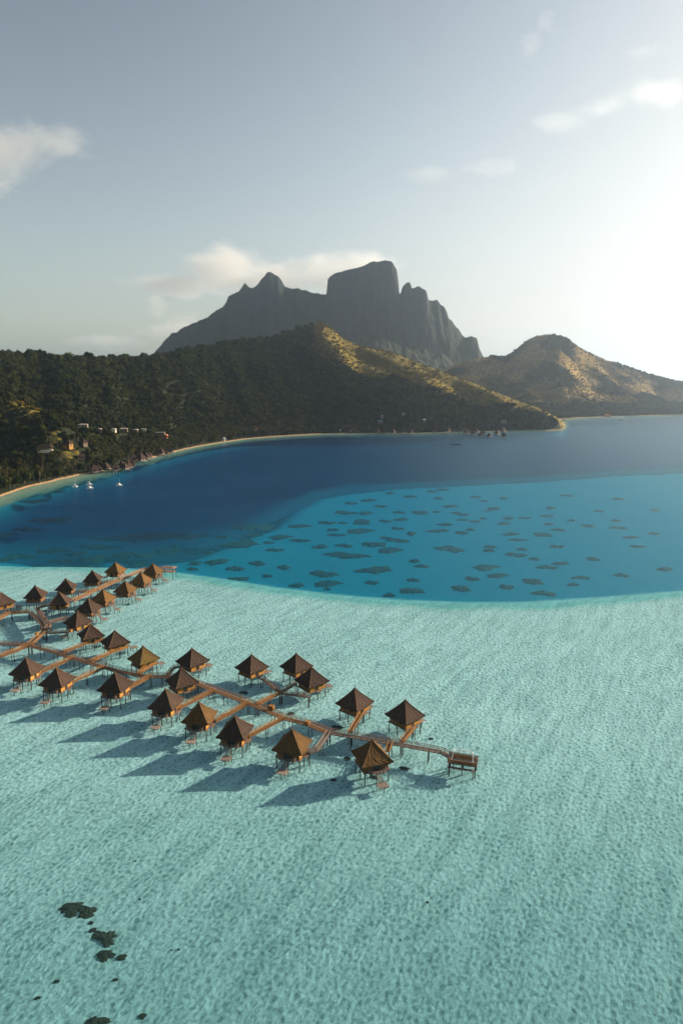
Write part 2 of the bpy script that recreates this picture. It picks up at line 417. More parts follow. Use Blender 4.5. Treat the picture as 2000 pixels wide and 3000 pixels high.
azb = k.mix(big, (.0, .19, .33), (.0, .25, .40))
azb = k.mix(k.rng(sp_.outputs[2], -7, -18), azb, (.0, .075, .17))
dz = k.rng(sp_.outputs[2], -1.3, -4.5, 0, 1)
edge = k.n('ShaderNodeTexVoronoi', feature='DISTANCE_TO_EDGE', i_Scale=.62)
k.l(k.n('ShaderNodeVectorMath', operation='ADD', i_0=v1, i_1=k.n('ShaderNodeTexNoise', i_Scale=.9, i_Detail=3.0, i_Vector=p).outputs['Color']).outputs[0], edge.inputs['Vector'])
caustic = k.math('ADD', k.math('MULTIPLY', k.rng(edge.outputs['Distance'], 0, .45, 1, 0, True), .38), k.math('ADD', k.math('MULTIPLY', k.noise(v1, 1.7, 5, .7, .4), .72), k.math('ADD', k.math('MULTIPLY', rip2, .85), k.math('MULTIPLY', fine, .35))))  # network of caustic light flecks, painted into the sand colour
sand = k.mix(k.rng(caustic, .86, 1.42, 0, 1), k.mix(k.rng(big, .3, .7), (.22, .31, .30), (.28, .37, .35)), k.mix(k.rng(big, .3, .7), (.72, .75, .70), (.82, .82, .77)))
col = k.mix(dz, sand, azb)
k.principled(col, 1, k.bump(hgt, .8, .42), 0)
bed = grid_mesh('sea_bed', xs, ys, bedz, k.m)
tag(bed, 'rippled pale sand sea bed under the lagoon', kind='structure')

k = NT('lagoon_water'); p = k.pos()
sp_ = k.n('ShaderNodeSeparateXYZ'); k.l(p, sp_.inputs[0]); X_, Y_ = sp_.outputs[0], sp_.outputs[1]
A0, A1, B0, B1 = -420., 640., 300., 480.
fc = k.n('ShaderNodeFloatCurve')
cu = fc.mapping.curves[0]; fc.mapping.use_clip = False
pts = [(A0, float(np.interp(A0, nbx, nby)))] + [(x, y) for x, y in nb if A0 < x < A1] + [(A1, float(np.interp(A1, nbx, nby)))]
pts = [((x - A0) / (A1 - A0), (y - B0) / (B1 - B0)) for x, y in pts]
while len(cu.points) < len(pts): cu.points.new(.5, .5)
for q, (x, y) in zip(cu.points, pts): q.location = (x, y); q.handle_type = 'AUTO'
fc.mapping.update()
k.l(k.rng(X_, A0, A1), fc.inputs['Value'])
yb = k.math('MULTIPLY_ADD', fc.outputs[0], B1 - B0, B0)
wobble = k.math('MULTIPLY', k.math('SUBTRACT', k.noise(p, .045, 6, .65), .5), 15)
m_az = k.rng(k.math('ADD', k.math('SUBTRACT', Y_, yb), wobble), -2, 4, 0, 1, True)
deepn = k.n('ShaderNodeAttribute', attribute_name='deep').outputs['Fac']
shoren = k.n('ShaderNodeAttribute', attribute_name='shore').outputs['Fac']
patch = k.noise(k.mapping(p, (.6, 1, 1)), .012, 5, .6)
azure = k.mix(k.rng(k.math('SUBTRACT', Y_, yb), 0, 220), (.0, .155, .245), (.0, .17, .33))
azure = k.mix(k.rng(X_, 20, 380), azure, (.10, .38, .47))  # paler to the right: sky glare and haze painted into the colour
navy = k.mix(k.rng(patch, .35, .65), (.0, .024, .082), (.0, .040, .115))
navy = k.mix(k.rng(X_, 0, 520), navy, (.12, .24, .33))  # same painted glare over the deep water, growing to the right
body = k.mix(deepn, azure, navy)
shc = k.mix(k.rng(shoren, .25, .62), (.0, .19, .24), (.20, .30, .26))
body = k.mix(k.rng(shoren, .10, .45), body, shc)
body = k.mix(m_az, (.30, .62, .57), body)
nearw = k.rng(Y_, 75, 225, 0, 1, True)
tint = k.mix(m_az, k.mix(nearw, (.44, .68, .735), (.645, .865, .925)), (.55, .92, .95))
bfac = k.mix(deepn, (.27, .27, .27), (.46, .46, .46))
bfac = k.mix(m_az, (.03, .03, .03), bfac)
w1 = k.noise(k.turned(p, 25, (1, .45, 1)), .9, 5, .65, .4)
w2 = k.noise(k.turned(p, 30, (1, .3, 1)), .16, 3, .6)
wn = k.bump(k.math('ADD', w1, k.math('MULTIPLY', w2, 2.0)), .5, .6)
tr = k.n('ShaderNodeBsdfTransparent'); k.l(tint, tr.inputs[0])
df = k.n('ShaderNodeBsdfDiffuse'); k.l(body, df.inputs[0]); k.l(wn, df.inputs['Normal'])
gl = k.n('ShaderNodeBsdfGlossy', i_Roughness=.16); k.l(wn, gl.inputs['Normal']); gl.inputs[0].default_value = (1, 1, 1, 1)
fr = k.n('ShaderNodeFresnel', i_IOR=1.333); k.l(wn, fr.inputs['Normal'])
ms = k.n('ShaderNodeMixShader'); k.l(bfac, ms.inputs[0]); k.l(tr.outputs[0], ms.inputs[1]); k.l(df.outputs[0], ms.inputs[2])
ms2 = k.n('ShaderNodeMixShader'); k.l(k.math('MULTIPLY', fr.outputs[0], .21), ms2.inputs[0]); k.l(ms.outputs[0], ms2.inputs[1]); k.l(gl.outputs[0], ms2.inputs[2])
k.l(ms2.outputs[0], k.out.inputs[0])
wat = grid_mesh('water', xs, ys, np.zeros_like(XX), k.m, {'deep': deep, 'shore': shore})
tag(wat, 'clear turquoise shallows meeting deep blue lagoon water', kind='structure')

# ------------------------------------------------------------------ coral
def lump(name, seed, n=28, rings=7, mat=None, jag=.35, z0=0.0, hmax=1.0):
    ang = np.linspace(0, 2 * np.pi, n, endpoint=False)
    b = MB(); vs = []
    outl = 1 + jag * (fbm(np.cos(ang) * 1.6 + seed * 7, np.sin(ang) * 1.6 + seed * 3, seed, 3) - .5) * 2
    outl += jag * .35 * (fbm(np.cos(ang) * 5 + seed, np.sin(ang) * 5, seed + 5, 2) - .5) * 2
    for r in range(rings):
        t = 1 - r / rings
        for q in range(n):
            x = math.cos(ang[q]) * outl[q] * t; y = math.sin(ang[q]) * outl[q] * t
            hh = (1 - t ** 3) * (.55 + .9 * float(fbm(x * 3 + seed, y * 3, seed + 8, 3)) * .8)
            vs.append((x, y, z0 + (hmax * min(hh, 1.05) * .88 if r else 0)))
    vs.append((0, 0, z0 + hmax * .8))
    fs = []
    for r in range(rings - 1):
        for q in range(n):
            fs.append((r * n + q, r * n + (q + 1) % n, (r + 1) * n + (q + 1) % n, (r + 1) * n + q))
    for q in range(n): fs.append(((rings - 1) * n + q, (rings - 1) * n + (q + 1) % n, rings * n))
    b.add(vs, fs); return b.mesh(name, mat)

pA = [(1090,440,170,28),(1490,568,120,32),(1505,610,90,24),(1075,547,80,22),(1085,596,95,22),(1300,540,55,20),(1360,622,65,16),(1178,523,75,20),(990,518,70,26),(950,472,48,24),(895,522,45,14),(885,548,50,12),(780,468,110,20),(800,450,50,16),(640,525,65,22),(580,465,50,16),(600,485,160,20),(440,515,50,22),(450,495,150,18),(385,540,72,22),(345,470,60,18),(280,512,95,20),(262,547,60,14),(165,558,50,10),(250,452,130,20),(460,437,190,24),(640,398,260,40),(860,385,220,34),(1150,350,170,28),(110,478,130,16),(25,505,60,24),(30,552,75,16),(20,382,90,16),(130,360,120,18),(700,547,75,12),(465,570,45,12),(1290,405,95,16),(1380,420,90,14),(1375,355,75,14),(1265,462,80,14),(1020,405,55,10),(1230,578,40,14),(1250,660,34,12),(1235,430,50,8),(1165,398,55,10),(1500,640,34,10),(220,320,140,24),(270,195,60,12),(150,238,110,14)]
pB = [(170,470,180,28),(280,532,110,26),(273,580,52,16),(440,614,90,18),(468,670,58,24),(340,634,50,14),(590,445,115,26),(345,448,70,22),(375,412,90,16),(275,427,90,16),(150,432,70,12),(52,437,60,14),(125,388,75,12),(220,370,80,20),(85,338,72,14),(230,335,60,20),(165,298,90,16),(245,300,60,10),(328,332,52,12),(392,327,45,10),(380,298,50,10),(470,298,56,12),(380,362,48,12),(435,382,36,12),(330,400,50,10),(545,373,70,10),(650,305,50,12),(645,380,45,10),(650,328,44,6),(575,347,60,8),(475,515,56,12),(448,495,34,10),(440,572,50,14),(640,605,62,20),(692,565,54,16),(748,518,100,18),(875,468,78,20),(795,552,66,14),(835,597,52,20),(942,577,66,20),(985,625,85,20),(1297,658,62,20),(1000,520,80,14),(1060,505,52,10),(945,487,40,12),(1195,485,40,12),(1140,562,66,10),(1110,590,40,8),(1310,552,54,14),(1495,528,44,14),(1045,435,56,12),(985,387,60,14),(1045,368,52,10),(850,385,64,8),(880,408,70,8),(820,342,40,8),(765,436,50,10),(758,452,40,8),(895,447,40,8),(1015,280,38,6),(1000,313,50,8),(840,322,34,10),(910,320,50,6),(1170,352,42,8),(1295,360,60,10),(1290,330,36,6),(1380,435,50,10),(1350,398,50,6),(1450,383,40,8),(1300,243,40,6),(1215,293,36,6),(1450,288,36,6),(545,240,34,8),(595,272,50,8),(740,252,34,6),(780,282,40,8),(700,235,40,6),(345,220,32,8),(308,272,50,12),(255,248,50,8),(185,260,50,10),(430,233,50,6),(515,213,40,8),(820,240,30,6),(1080,230,50,6),(565,205,40,6),(540,295,30,6),(700,335,40,6),(735,322,26,6),(680,368,36,6),(755,290,30,5),(620,300,30,5),(150,340,40,8),(105,368,44,8),(1100,330,30,5),(1010,345,40,6)]
patches = [(x * .6378, 1300 + y * .6378, w * .6378, h * .6378) for x, y, w, h in pA] + [(900 + x * .7015, 1280 + y * .7015, w * .7015, h * .7015) for x, y, w, h in pB]
def cluster(seed):
    r_ = random.Random(seed); b = MB()
    for q in range(3):
        me = lump('tmp', seed * 5 + q, 30, 5, None, .7, 0, .9) if False else lump('tmp', seed * 5 + q, 30, 5, M['coral_deep'], .7, 0, .9); ox, oy, k_ = ((-.45, .1, .55), (.4, -.15, .6), (.0, .45, .4))[q]
        b.add([(v.co.x * k_ + ox, v.co.y * k_ + oy, v.co.z * (.8 + .1 * q)) for v in me.vertices], [tuple(f.vertices) for f in me.polygons])
    return b.mesh('coral_patch', M['coral_deep'])
cms = [cluster(s_ + 3) if s_ % 2 else lump('coral_patch', s_ + 1, 40, 6, M['coral_deep'], .75, 0, 1) for s_ in range(6)]
special = {(1090,440): 'long dark coral patch in the middle of the blue water, just right of the dark band'}
for i, (px, py, w, h) in enumerate(patches):
    x, y = at(px, py, -.8)
    wx = w / 2000 * math.hypot(x, y, H) * .5
    wy = max(abs(at(px, py - h / 2)[1] - at(px, py + h / 2)[1]) * .5, wx * .35)
    zb = float(-7 if y > np.interp(x, fbx, fby) - 10 else -5)
    o = link('coral_patch', cms[i % 6]); o.location = (x, y, zb)
    o.rotation_euler = (0, 0, random.choice((0, math.pi)) + random.uniform(-.15, .15)); o.scale = (wx * 1.18, wy * 1.22, 1.6)
    if y > 640: lab = 'small faint coral patch in the far pale blue part of the lagoon'; gr = 'faint far coral patches'
    elif px < 640: lab = 'dark coral patch in the deep blue water beyond the thatched huts'; gr = 'coral patches beyond the huts'
    elif px < 1250: lab = 'dark oval coral patch in the bright blue middle of the lagoon'; gr = 'coral patches in the middle of the lagoon'
    else: lab = 'brownish coral patch in the light blue right half of the lagoon'; gr = 'coral patches on the right'
    tag(o, lab, 'coral patch', gr)

rocks = [(219,2658,84,46,'large dark coral rock, topmost of the bottom left cluster'),(258,2670,50,40,'dark coral rock touching the right side of the topmost large rock'),(268,2700,14,12,None),(274,2721,20,16,None),(310,2747,66,50,'largest ragged coral rock in the middle of the bottom left cluster'),(312,2794,54,36,'dark coral rock just under the largest rock of the bottom left cluster'),(357,2801,30,22,'small coral rock at the lower right end of the bottom left cluster'),(167,2872,16,11,None),(112,2920,18,10,None),(340,2867,14,9,None),(419,2972,22,20,'single small round coral rock near the bottom edge'),(286,2992,72,44,'large coral rock cut by the bottom edge of the photo'),
 (989,2129,36,14,'dark coral rock in the shadow between the jetty and a back row hut'),(853,2088,24,10,'coral rock just behind the wooden box on the jetty'),(716,2028,26,10,'coral rock in hut shadow left of the forked footbridge'),(1018,2220,24,13,'coral rock left of the golden roofed hut by the jetty end'),(977,2283,22,9,'coral rock inside the long shadow of the golden roofed hut'),(1185,2249,30,12,'coral rock right of the golden roofed hut below the jetty'),(1263,2162,16,7,'coral rock behind the jetty, right of the last back row hut'),(1096,2275,22,12,'coral rock under the swim platform of the golden roofed hut'),(398,2520,6,4,None),(503,2780,7,5,None),(1252,2640,8,6,None),(1173,2751,6,4,None),(410,2632,7,5,None),(524,2778,8,6,None)]
rms = [lump('coral_rock', s_ + 21, 44, 8, M['coral'], .85, 0, 1) for s_ in range(5)]
for i, (px, py, w, h, lab) in enumerate(rocks):
    x, y = at(px, py, -.7); wx = w / 2000 * math.hypot(x, y, H) * .42; wy = .9 * abs(at(px, py - h / 2)[1] - at(px, py + h / 2)[1]) * .5
    o = link('coral_rock', rms[i % 5]); o.location = (x, y, -1.05); o.rotation_euler = (0, 0, random.uniform(-.3, .3)); o.scale = (wx, wy, min(.65, .25 + wx * .3))
    tag(o, lab or 'tiny dark coral stone on the pale sand bottom', 'coral rock', 'coral rocks in the shallows')

# ------------------------------------------------------------------ huts
def roof_mesh(name, half, z0, z1, mat, n=12, seed=0):
    r_ = random.Random(seed); vs, fs, uvs = [], [], []
    for side in range(4):
        ca_, sa_ = math.cos(side * math.pi / 2), math.sin(side * math.pi / 2)
        base = len(vs)
        for j in range(n + 1):
            t = j / n
            for i in range(n + 1):
                s_ = (i / n * 2 - 1)
                rr = half * t; x = rr; y = s_ * rr
                z = z1 - (z1 - z0) * t ** .86
                if 0 < i < n and 0 < j: z += r_.uniform(-.05, .06); x += r_.uniform(-.04, .04)
                if 0 < i < n: x += -.10 * (1 - s_ * s_) * t
                if j == n: z += r_.uniform(-.12, .05) + (.22 * abs(s_) ** 4)
                vs.append((x * ca_ - y * sa_, x * sa_ + y * ca_, z)); uvs.append((s_ * t * .5 + .5 + side * 3.1, t))
        for j in range(n):
            for i in range(n):
                q = base + j * (n + 1) + i
                fs.append((q, q + n + 1, q + n + 2, q + 1))
        # ragged fringe hanging under the eave, closing the thatch thickness
        b2 = len(vs)
        for i in range(n * 2 + 1):
            s_ = i / n - 1; x = half - .10 * (1 - s_ * s_); y = s_ * half; ft = -.28 - r_.uniform(0, .20)
            vs.append((x * ca_ - y * sa_, x * sa_ + y * ca_, z0 + .22 * abs(s_) ** 4 + .01)); uvs.append((s_ * .5 + .5 + side * 3.1, 1))
            x -= .14; y *= .975
            vs.append((x * ca_ - y * sa_, x * sa_ + y * ca_, z0 + .22 * abs(s_) ** 4 + ft)); uvs.append((s_ * .5 + .5 + side * 3.1, 1.08))
        for i in range(n * 2):
            q = b2 + 2 * i; fs.append((q, q + 1, q + 3, q + 2))
    # underside
    b2 = len(vs); h2 = half - .3
    for x, y in ((-h2, -h2), (h2, -h2), (h2, h2), (-h2, h2)): vs.append((x, y, z0 + .05)); uvs.append((0, 0))
    vs.append((0, 0, z1 - .6)); uvs.append((0, 1))
    for q in range(4): fs.append((b2 + q, b2 + (q + 1) % 4, b2 + 4))
    me = bpy.data.meshes.new(name); me.from_pydata(vs, [], fs); me.materials.append(mat)
    uvl = me.uv_layers.new(name='UVMap')
    for lp in me.loops: uvl.data[lp.index].uv = uvs[lp.vertex_index]
    me.update(); return me

FL = 2.75
def make_hut(roofmat, mir, seed):
    s_ = -1 if mir else 1
    root = empty('thatched_hut', (0, 0, 0))
    roof = link('roof', roof_mesh('roof', 4.6, 5.05, 10.3, M[roofmat], 12, seed), root)
    b = MB()
    for q in range(4):
        a_ = math.pi / 4 + q * math.pi / 2; pr = None
        for j in range(9):
            t = j / 8; rr = 4.6 * 1.414 * t; pt = (math.cos(a_) * rr, math.sin(a_) * rr, 10.3 - 5.25 * t ** .86 + .04 + (.2 if j == 8 else 0))
            if pr: b.tube(pr, pt, .13, .13, 5)
            pr = pt
    b.build('ridge_cap', M['ridge'], roof)
    b = MB(); b.tube((0, 0, 10.1), (0, 0, 10.75), .22, .07, 7); b.build('finial', M['ridge'], roof)
    # walls: half-width 3.35
    W = 3.35
    for q in range(4):
        a_ = q * math.pi / 2; cx, cy = math.cos(a_), math.sin(a_)
        b = MB(); b.box((cx * W, cy * W, FL + 1.25), (.12, 2 * W - (.13 if q % 2 else -.13), 2.5), a_)
        for e in np.linspace(-W + .1, W - .1, 6): b.box((cx * (W + .07) - cy * e, cy * (W + .07) + cx * e, FL + 1.25), (.05, .12, 2.46), a_)
        b.box((cx * (W + .08), cy * (W + .08), FL + .30), (.07, 2 * W - .3, .12), a_)
        wall = b.build('wall', M['bamboo' if q == 0 else 'wood' if (q == 3) != bool(mir) and q in (1, 3) else 'wood_shaded'], root)  # walls off the sunny bridge side coloured darker to stand for shade
        if q == 0: spots = [('door', -.4, 1.05, 1.1, 2.1), ('window', 1.9, 1.45, 1.2, .9)]
        elif (q == 3) != bool(mir) and q in (1, 3): spots = [('door', 0, 1.1, 2.6, 2.1)]
        else: spots = [('window', -1.3, 1.45, 1.3, 1.0), ('window', 1.3, 1.45, 1.3, 1.0)]
        for nm, e, hz_, w_, h_ in spots:
            d = MB(); d.box((cx * (W + .11) - cy * e, cy * (W + .11) + cx * e, FL + hz_), (.10, w_, h_), a_)
            ob = d.build(nm, M['dark'], wall)
            f = MB()
            for sx in (-1, 1):
                ee = e + sx * (w_ / 2 + .05)
                f.box((cx * (W + .13) - cy * ee, cy * (W + .13) + cx * ee, FL + hz_), (.13, .09, h_ + .18), a_)
            f.box((cx * (W + .13) - cy * e, cy * (W + .13) + cx * e, FL + hz_ + h_ / 2 + .05), (.12, w_, .09), a_)
            f.build('frame', M['wood'], wall)
    # floor
    b = MB()
    for q in range(16): b.box((-3.9 + 7.8 * (q + .5) / 16, 0, FL - .06), (7.8 / 16 - .03, 7.8, .12))
    for q in (-3.4, 0, 3.4): b.box((0, q, FL - .27), (7.6, .22, .28))
    b.box((0, s_ * -4.3, FL - .065), (5.2, .8, .11)); b.box((4.4, 0, FL - .065), (1.0, 2.6, .11))
    b.build('floor_deck', M['wood_grey'], root)
    for x in (-3.5, 0, 3.5):
        for y in (-3.5, 0, 3.5):
            b = MB(); b.tube((x, y, -1.15), (x, y, FL - .3), .17, .14, 7); b.build('stilt', M['stilt'], root)
    # porch railing round the platform side
    b = MB()
    for x in (-2.6, -1.3, 2.6, 1.4): b.box((x, s_ * -4.68, FL + .5), (.09, .09, 1.0))
    for x0, x1 in ((-2.6, -1.3), (1.4, 2.6)):
        for zz in (.35, .68, .98): b.bar((x0, s_ * -4.68, FL + zz), (x1, s_ * -4.68, FL + zz), .07, .07)
    for x in (-2.6, 2.6):
        for zz in (.35, .68, .98): b.bar((x, s_ * -4.68, FL + zz), (x, s_ * -3.5, FL + zz), .07, .07)
    b.build('porch_railing', M['wood_pale'], root)
    # stairs to the swim platform
    b = MB(); y0, y1 = -4.7, -6.5
    for q in range(7):
        t = (q + .5) / 7; b.box((0, s_ * (y0 + (y1 - y0) * t), FL - (FL - .95) * t), (1.2, .26, .06))
    for sx in (-1, 1):
        b.bar((sx * .66, s_ * y0, FL - .05), (sx * .66, s_ * y1, .95), .08, .22)
        b.bar((sx * .66, s_ * y0, FL + .9), (sx * .66, s_ * y1, 1.85), .06, .07)
        b.box((sx * .66, s_ * y0, FL + .4), (.08, .08, 1.1)); b.box((sx * .66, s_ * y1, 1.35), (.08, .08, 1.1))
    b.build('stairs', M['wood_pale'], root)
    b = MB()
    for q in range(9): b.box((-1.5 + 3.0 * (q + .5) / 9, s_ * -7.7, .90), (.31, 2.5, .09))
    for yy in (-6.6, -8.8): b.box((0, s_ * yy, .76), (3.0, .16, .18))
    sd = b.build('swim_platform', M['wood_pale'], root)
    for x, y in ((-1.3, -6.7), (1.3, -6.7), (0, -8.7)):
        b = MB(); b.tube((x, s_ * y, -1.15), (x, s_ * y, .84), .12, .11, 6); b.build('stilt', M['stilt'], sd)
    return root

Z1 = lambda x, y: (x * .3316, 1620 + y * .3316)
Z2 = lambda x, y: (400 + x * .2934, 1850 + y * .2934)
Z3 = lambda x, y: (640 + x * .2934, 1880 + y * .2934)
Z4 = lambda x, y: (960 + x * .3061, 1980 + y * .3061)
# apex, angle of the right-hand corner (degrees), mirrored, thatch, label
huts = [
 (Z1(15, 345), -38, 1, 'thatch_grey', 'thatched hut cut by the left edge of the photo', 45),
 (Z1(310, 290), -38, 0, 'thatch_grey', 'dark grey thatched hut, second from the left in the distant row', -90),
 (Z1(580, 220), -38, 0, 'thatch_grey', 'dark grey thatched hut, third from the left in the distant row', -90),
 (Z1(815, 150), -38, 0, 'thatch_grey', 'dark grey thatched hut just left of the farthest golden roofed hut', -90),
 (Z1(525, 340), -35, 0, 'thatch_grey', 'thatched hut with a bright orange front wall, at the near end of the distant jetty', 0),
 (Z1(1020, 80), 30, 0, 'thatch_gold', 'golden roofed hut standing alone on the far side of the distant jetty', -90),
 (Z1(1350, 88), 30, 0, 'thatch_gold', 'golden roofed hut beside the small flat shelter at the distant jetty tip', 90),
 (Z1(1245, 170), 30, 0, 'thatch_gold', 'second golden roofed hut from the tip on the near side of the distant jetty', 90),
 (Z1(1105, 245), 30, 0, 'thatch_gold', 'third golden roofed hut from the tip on the near side of the distant jetty', 90),
 (Z1(910, 320), 30, 0, 'thatch_gold', 'fourth golden roofed hut from the tip on the near side of the distant jetty', 90),
 (Z1(780, 400), 30, 0, 'thatch_grey', 'brown roofed hut just below the row of golden roofed huts', 90),
 (Z1(685, 510), 12, 0, 'thatch_grey', 'brown roofed hut at the end of the twin footbridges, above another brown roof', 0),
 (Z1(800, 620), -8, 1, 'thatch_grey', 'dark brown thatched hut at the end of the leftmost lit footbridge of the back row', 0),
 (Z1(1015, 680), -3, 1, 'thatch_grey', 'dark brown thatched hut immediately left of the greenish mossy roofed hut', 0),
 (Z1(1265, 820), 5, 1, 'thatch_brown', 'thatched hut with a greenish mossy roof in the back row', 0),
 (Z1(230, 920), 36, 0, 'thatch_grey', 'leftmost thatched hut of the front row', 0),
 (Z1(500, 1015), 36, 0, 'thatch_grey', 'second thatched hut from the left in the front row', 0),
 (Z1(1015, 1060), 34, 0, 'thatch_grey', 'third thatched hut from the left in the front row', 0),
 (Z2(555, 165), 4, 1, 'thatch_grey', 'brown thatched hut with a long orange wall, reached by a curved dark walkway', 0),
 (Z2(450, 365), -4, 1, 'thatch_grey', 'brown thatched hut with an orange wall standing on the main walkway', 0),
 (Z2(290, 575), 34, 0, 'thatch_grey', 'fourth thatched hut from the left in the front row', 0),
 (Z2(625, 705), 36, 0, 'thatch_gold', 'front row hut with a golden brown roof between two grey brown roofs', 0),
 (Z2(980, 845), 34, 0, 'thatch_grey', 'front row hut reached by the straight bright orange footbridge', 0),
 (Z3(735, 870), 28, 0, 'thatch_gold', 'large hut with gold lit right roof slope, second from right in the front row', 0),
 (Z3(330, 120), 4, 1, 'thatch_grey', 'dark thatched hut at the left end of the forked footbridge', 0),
 (Z3(775, 115), 4, 1, 'thatch_grey', 'dark thatched hut half hidden behind another at the forked footbridge', 0),
 (Z3(930, 250), -3, 1, 'thatch_grey', 'dark thatched hut standing in front of another at the forked footbridge', 0),
 (Z4(258, 120), 5, 1, 'thatch_grey', 'dark thatched hut behind the jetty, second from the right in the back row', 0),
 (Z4(740, 232), -2, 1, 'thatch_grey', 'rightmost dark thatched hut, behind the jetty', 0),
 (Z4(425, 615), -24, 0, 'thatch_gold', 'nearest golden brown thatched hut, in front of the last stretch of jetty', 90),
]
cache = {}; hut_objs = []
for i, (ap, ang, mir, mt, lab, extra) in enumerate(huts):
    x, y = at(ap[0], ap[1], 10.3)
    key = (mt, mir)
    if key not in cache: cache[key] = make_hut(mt, mir, len(cache) + 3); h = cache[key]
    else: h = copy_tree(cache[key])
    h.location = (x, y, random.uniform(-.12, .12)); h.rotation_euler = (0, 0, R(ang - 45 + extra + random.uniform(-2, 2))); q_ = random.uniform(.97, 1.03); h.scale = (q_, random.uniform(.97, 1.03), random.uniform(.98, 1.03))
    tag(h, lab, 'hut', 'thatched huts standing on stilts over the shallows'); hut_objs.append((x, y))

# ------------------------------------------------------------------ walkways
DZ = 3.0
def walkway(name, pts, label, w=1.8, rail=True, mat='wood', z=DZ, group='wooden walkways over the water', px=True, zs=None, ramat=None):
    P_ = [Vector((*(at(*q, z) if px else q), z)) for q in pts]
    if zs: 
        for q, zz in zip(P_, zs): q.z = zz
    root = empty(name, (P_[0].x, P_[0].y, 0)); O = Vector((P_[0].x, P_[0].y, 0))
    # arc-length samples
    cum = [0]
    for q0, q1 in zip(P_[:-1], P_[1:]): cum.append(cum[-1] + (q1 - q0).length)
    L = cum[-1]
    def pos(d):
        d = min(max(d, 0), L)
        for q in range(len(cum) - 1):
            if d <= cum[q + 1] + 1e-6:
                t = (d - cum[q]) / max(cum[q + 1] - cum[q], 1e-6); return P_[q].lerp(P_[q + 1], t) - O, (P_[q + 1] - P_[q]).normalized()
        return P_[-1] - O, (P_[-1] - P_[-2]).normalized()
    b = MB(); n_ = int(L / .32)
    for q in range(n_):
        c, dr = pos((q + .5) * L / n_); sd = Vector((-dr.y, dr.x, 0)).normalized()
        b.bar(c - sd * (w / 2 + random.uniform(0, .05)), c + sd * (w / 2 + random.uniform(0, .05)), .27, .07)
    b.build('deck', M[mat], root)
    b = MB()
    for sg in (-1, 1):
        for q0, q1 in zip(P_[:-1], P_[1:]):
            dr = (q1 - q0).normalized(); sd = Vector((-dr.y, dr.x, 0)).normalized() * (w / 2 - .2) * sg
            b.bar(q0 - O + sd - Vector((0, 0, .17)), q1 - O + sd - Vector((0, 0, .17)), .14, .26)
    b.build('beam', M['wood_grey'], root)
    if rail:
        for sg in (-1, 1):
            b = MB(); m_ = max(2, int(L / 1.9)); prev = None
            for q in range(m_ + 1):
                c, dr = pos(q * L / m_); sd = Vector((-dr.y, dr.x, 0)).normalized() * (w / 2 - .03) * sg
                pt = c + sd; b.box((pt.x, pt.y, pt.z + .52), (.12, .12, 1.12), math.atan2(dr.y, dr.x))
                if prev is not None:
                    for zz, hh in ((.34, .11), (.66, .11), (1.04, .10)): b.bar(prev + Vector((0, 0, zz)), pt + Vector((0, 0, zz)), .06 if zz < 1 else .14, hh)
                prev = pt
            b.build('railing', M[ramat or mat], root)
    m_ = max(1, round(L / 7.5))
    for q in range(m_ + 1):
        c, dr = pos((q + .02) * L / m_ if q == 0 else q * L / m_); sd = Vector((-dr.y, dr.x, 0)).normalized() * (w / 2 - .25)
        for sg in (-1, 1):
            pt = c + sd * sg; s_ = MB(); s_.tube((pt.x, pt.y, -1.15), (pt.x, pt.y, pt.z - .3), .15, .12, 6); s_.build('stilt', M['stilt'], root)
    return tag(root, label, 'walkway', group)

main = [(88, 1890), Z1(330, 835), Z1(500, 880), Z1(650, 930), Z1(900, 1000), Z1(1050, 1045), Z1(1230, 1080), Z1(1330, 1092), Z1(1480, 1092), (532, 1988), (579, 2003), Z2(780, 590), Z2(1120, 715), Z2(1470, 862), Z3(880, 820), Z3(1100, 908), Z4(0, 540), Z4(600, 640), Z4(1090, 728), Z4(1185, 785)]
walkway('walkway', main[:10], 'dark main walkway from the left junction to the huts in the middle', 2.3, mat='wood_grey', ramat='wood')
walkway('walkway', main[9:16], 'long brown main walkway running diagonally between the front and back rows', 2.1, mat='wood_grey', ramat='wood_sun_gold')
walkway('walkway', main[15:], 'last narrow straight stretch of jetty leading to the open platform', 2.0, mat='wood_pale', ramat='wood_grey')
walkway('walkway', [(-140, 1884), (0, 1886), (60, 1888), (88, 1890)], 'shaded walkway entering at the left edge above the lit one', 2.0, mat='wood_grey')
walkway('walkway', [(-160, 1966), (0, 1924), (50, 1906), (88, 1890)], 'sunlit walkway curving in from the left edge', 2.1, mat='wood_grey', ramat='wood_sun_gold')
walkway('walkway', [(88, 1890), (112, 1868), (131, 1850)], 'sunlit walkway piece climbing from the left junction to the twin footbridges', 2.1, mat='wood_grey', ramat='wood_sun_gold')
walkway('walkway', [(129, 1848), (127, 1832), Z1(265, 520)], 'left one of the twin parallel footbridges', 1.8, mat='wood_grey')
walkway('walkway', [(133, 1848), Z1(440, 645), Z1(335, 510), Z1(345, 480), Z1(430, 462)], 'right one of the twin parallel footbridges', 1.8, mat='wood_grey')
walkway('walkway', [Z1(265, 520), (33, 1797), Z1(80, 530), Z1(-60, 620)], 'footbridge leading left to the hut at the photo edge', 1.8, mat='wood', ramat='wood_sun_gold')
walkway('walkway', [Z1(640, 430), Z1(700, 400), Z1(1000, 262), Z1(1100, 222), Z1(1270, 150), Z1(1430, 132)], 'sunlit jetty running between the golden roofed huts in the distance', 2.4, mat='wood_pale', ramat='wood_sun_gold')
walkway('footbridge', [Z1(450, 615), Z1(600, 575)], 'short shaded footbridge right of the twin footbridges, upper one', 1.5, mat='wood_grey')
walkway('footbridge', [Z1(405, 710), Z1(600, 698)], 'short shaded footbridge right of the twin footbridges, lower one', 1.5, mat='wood_grey')
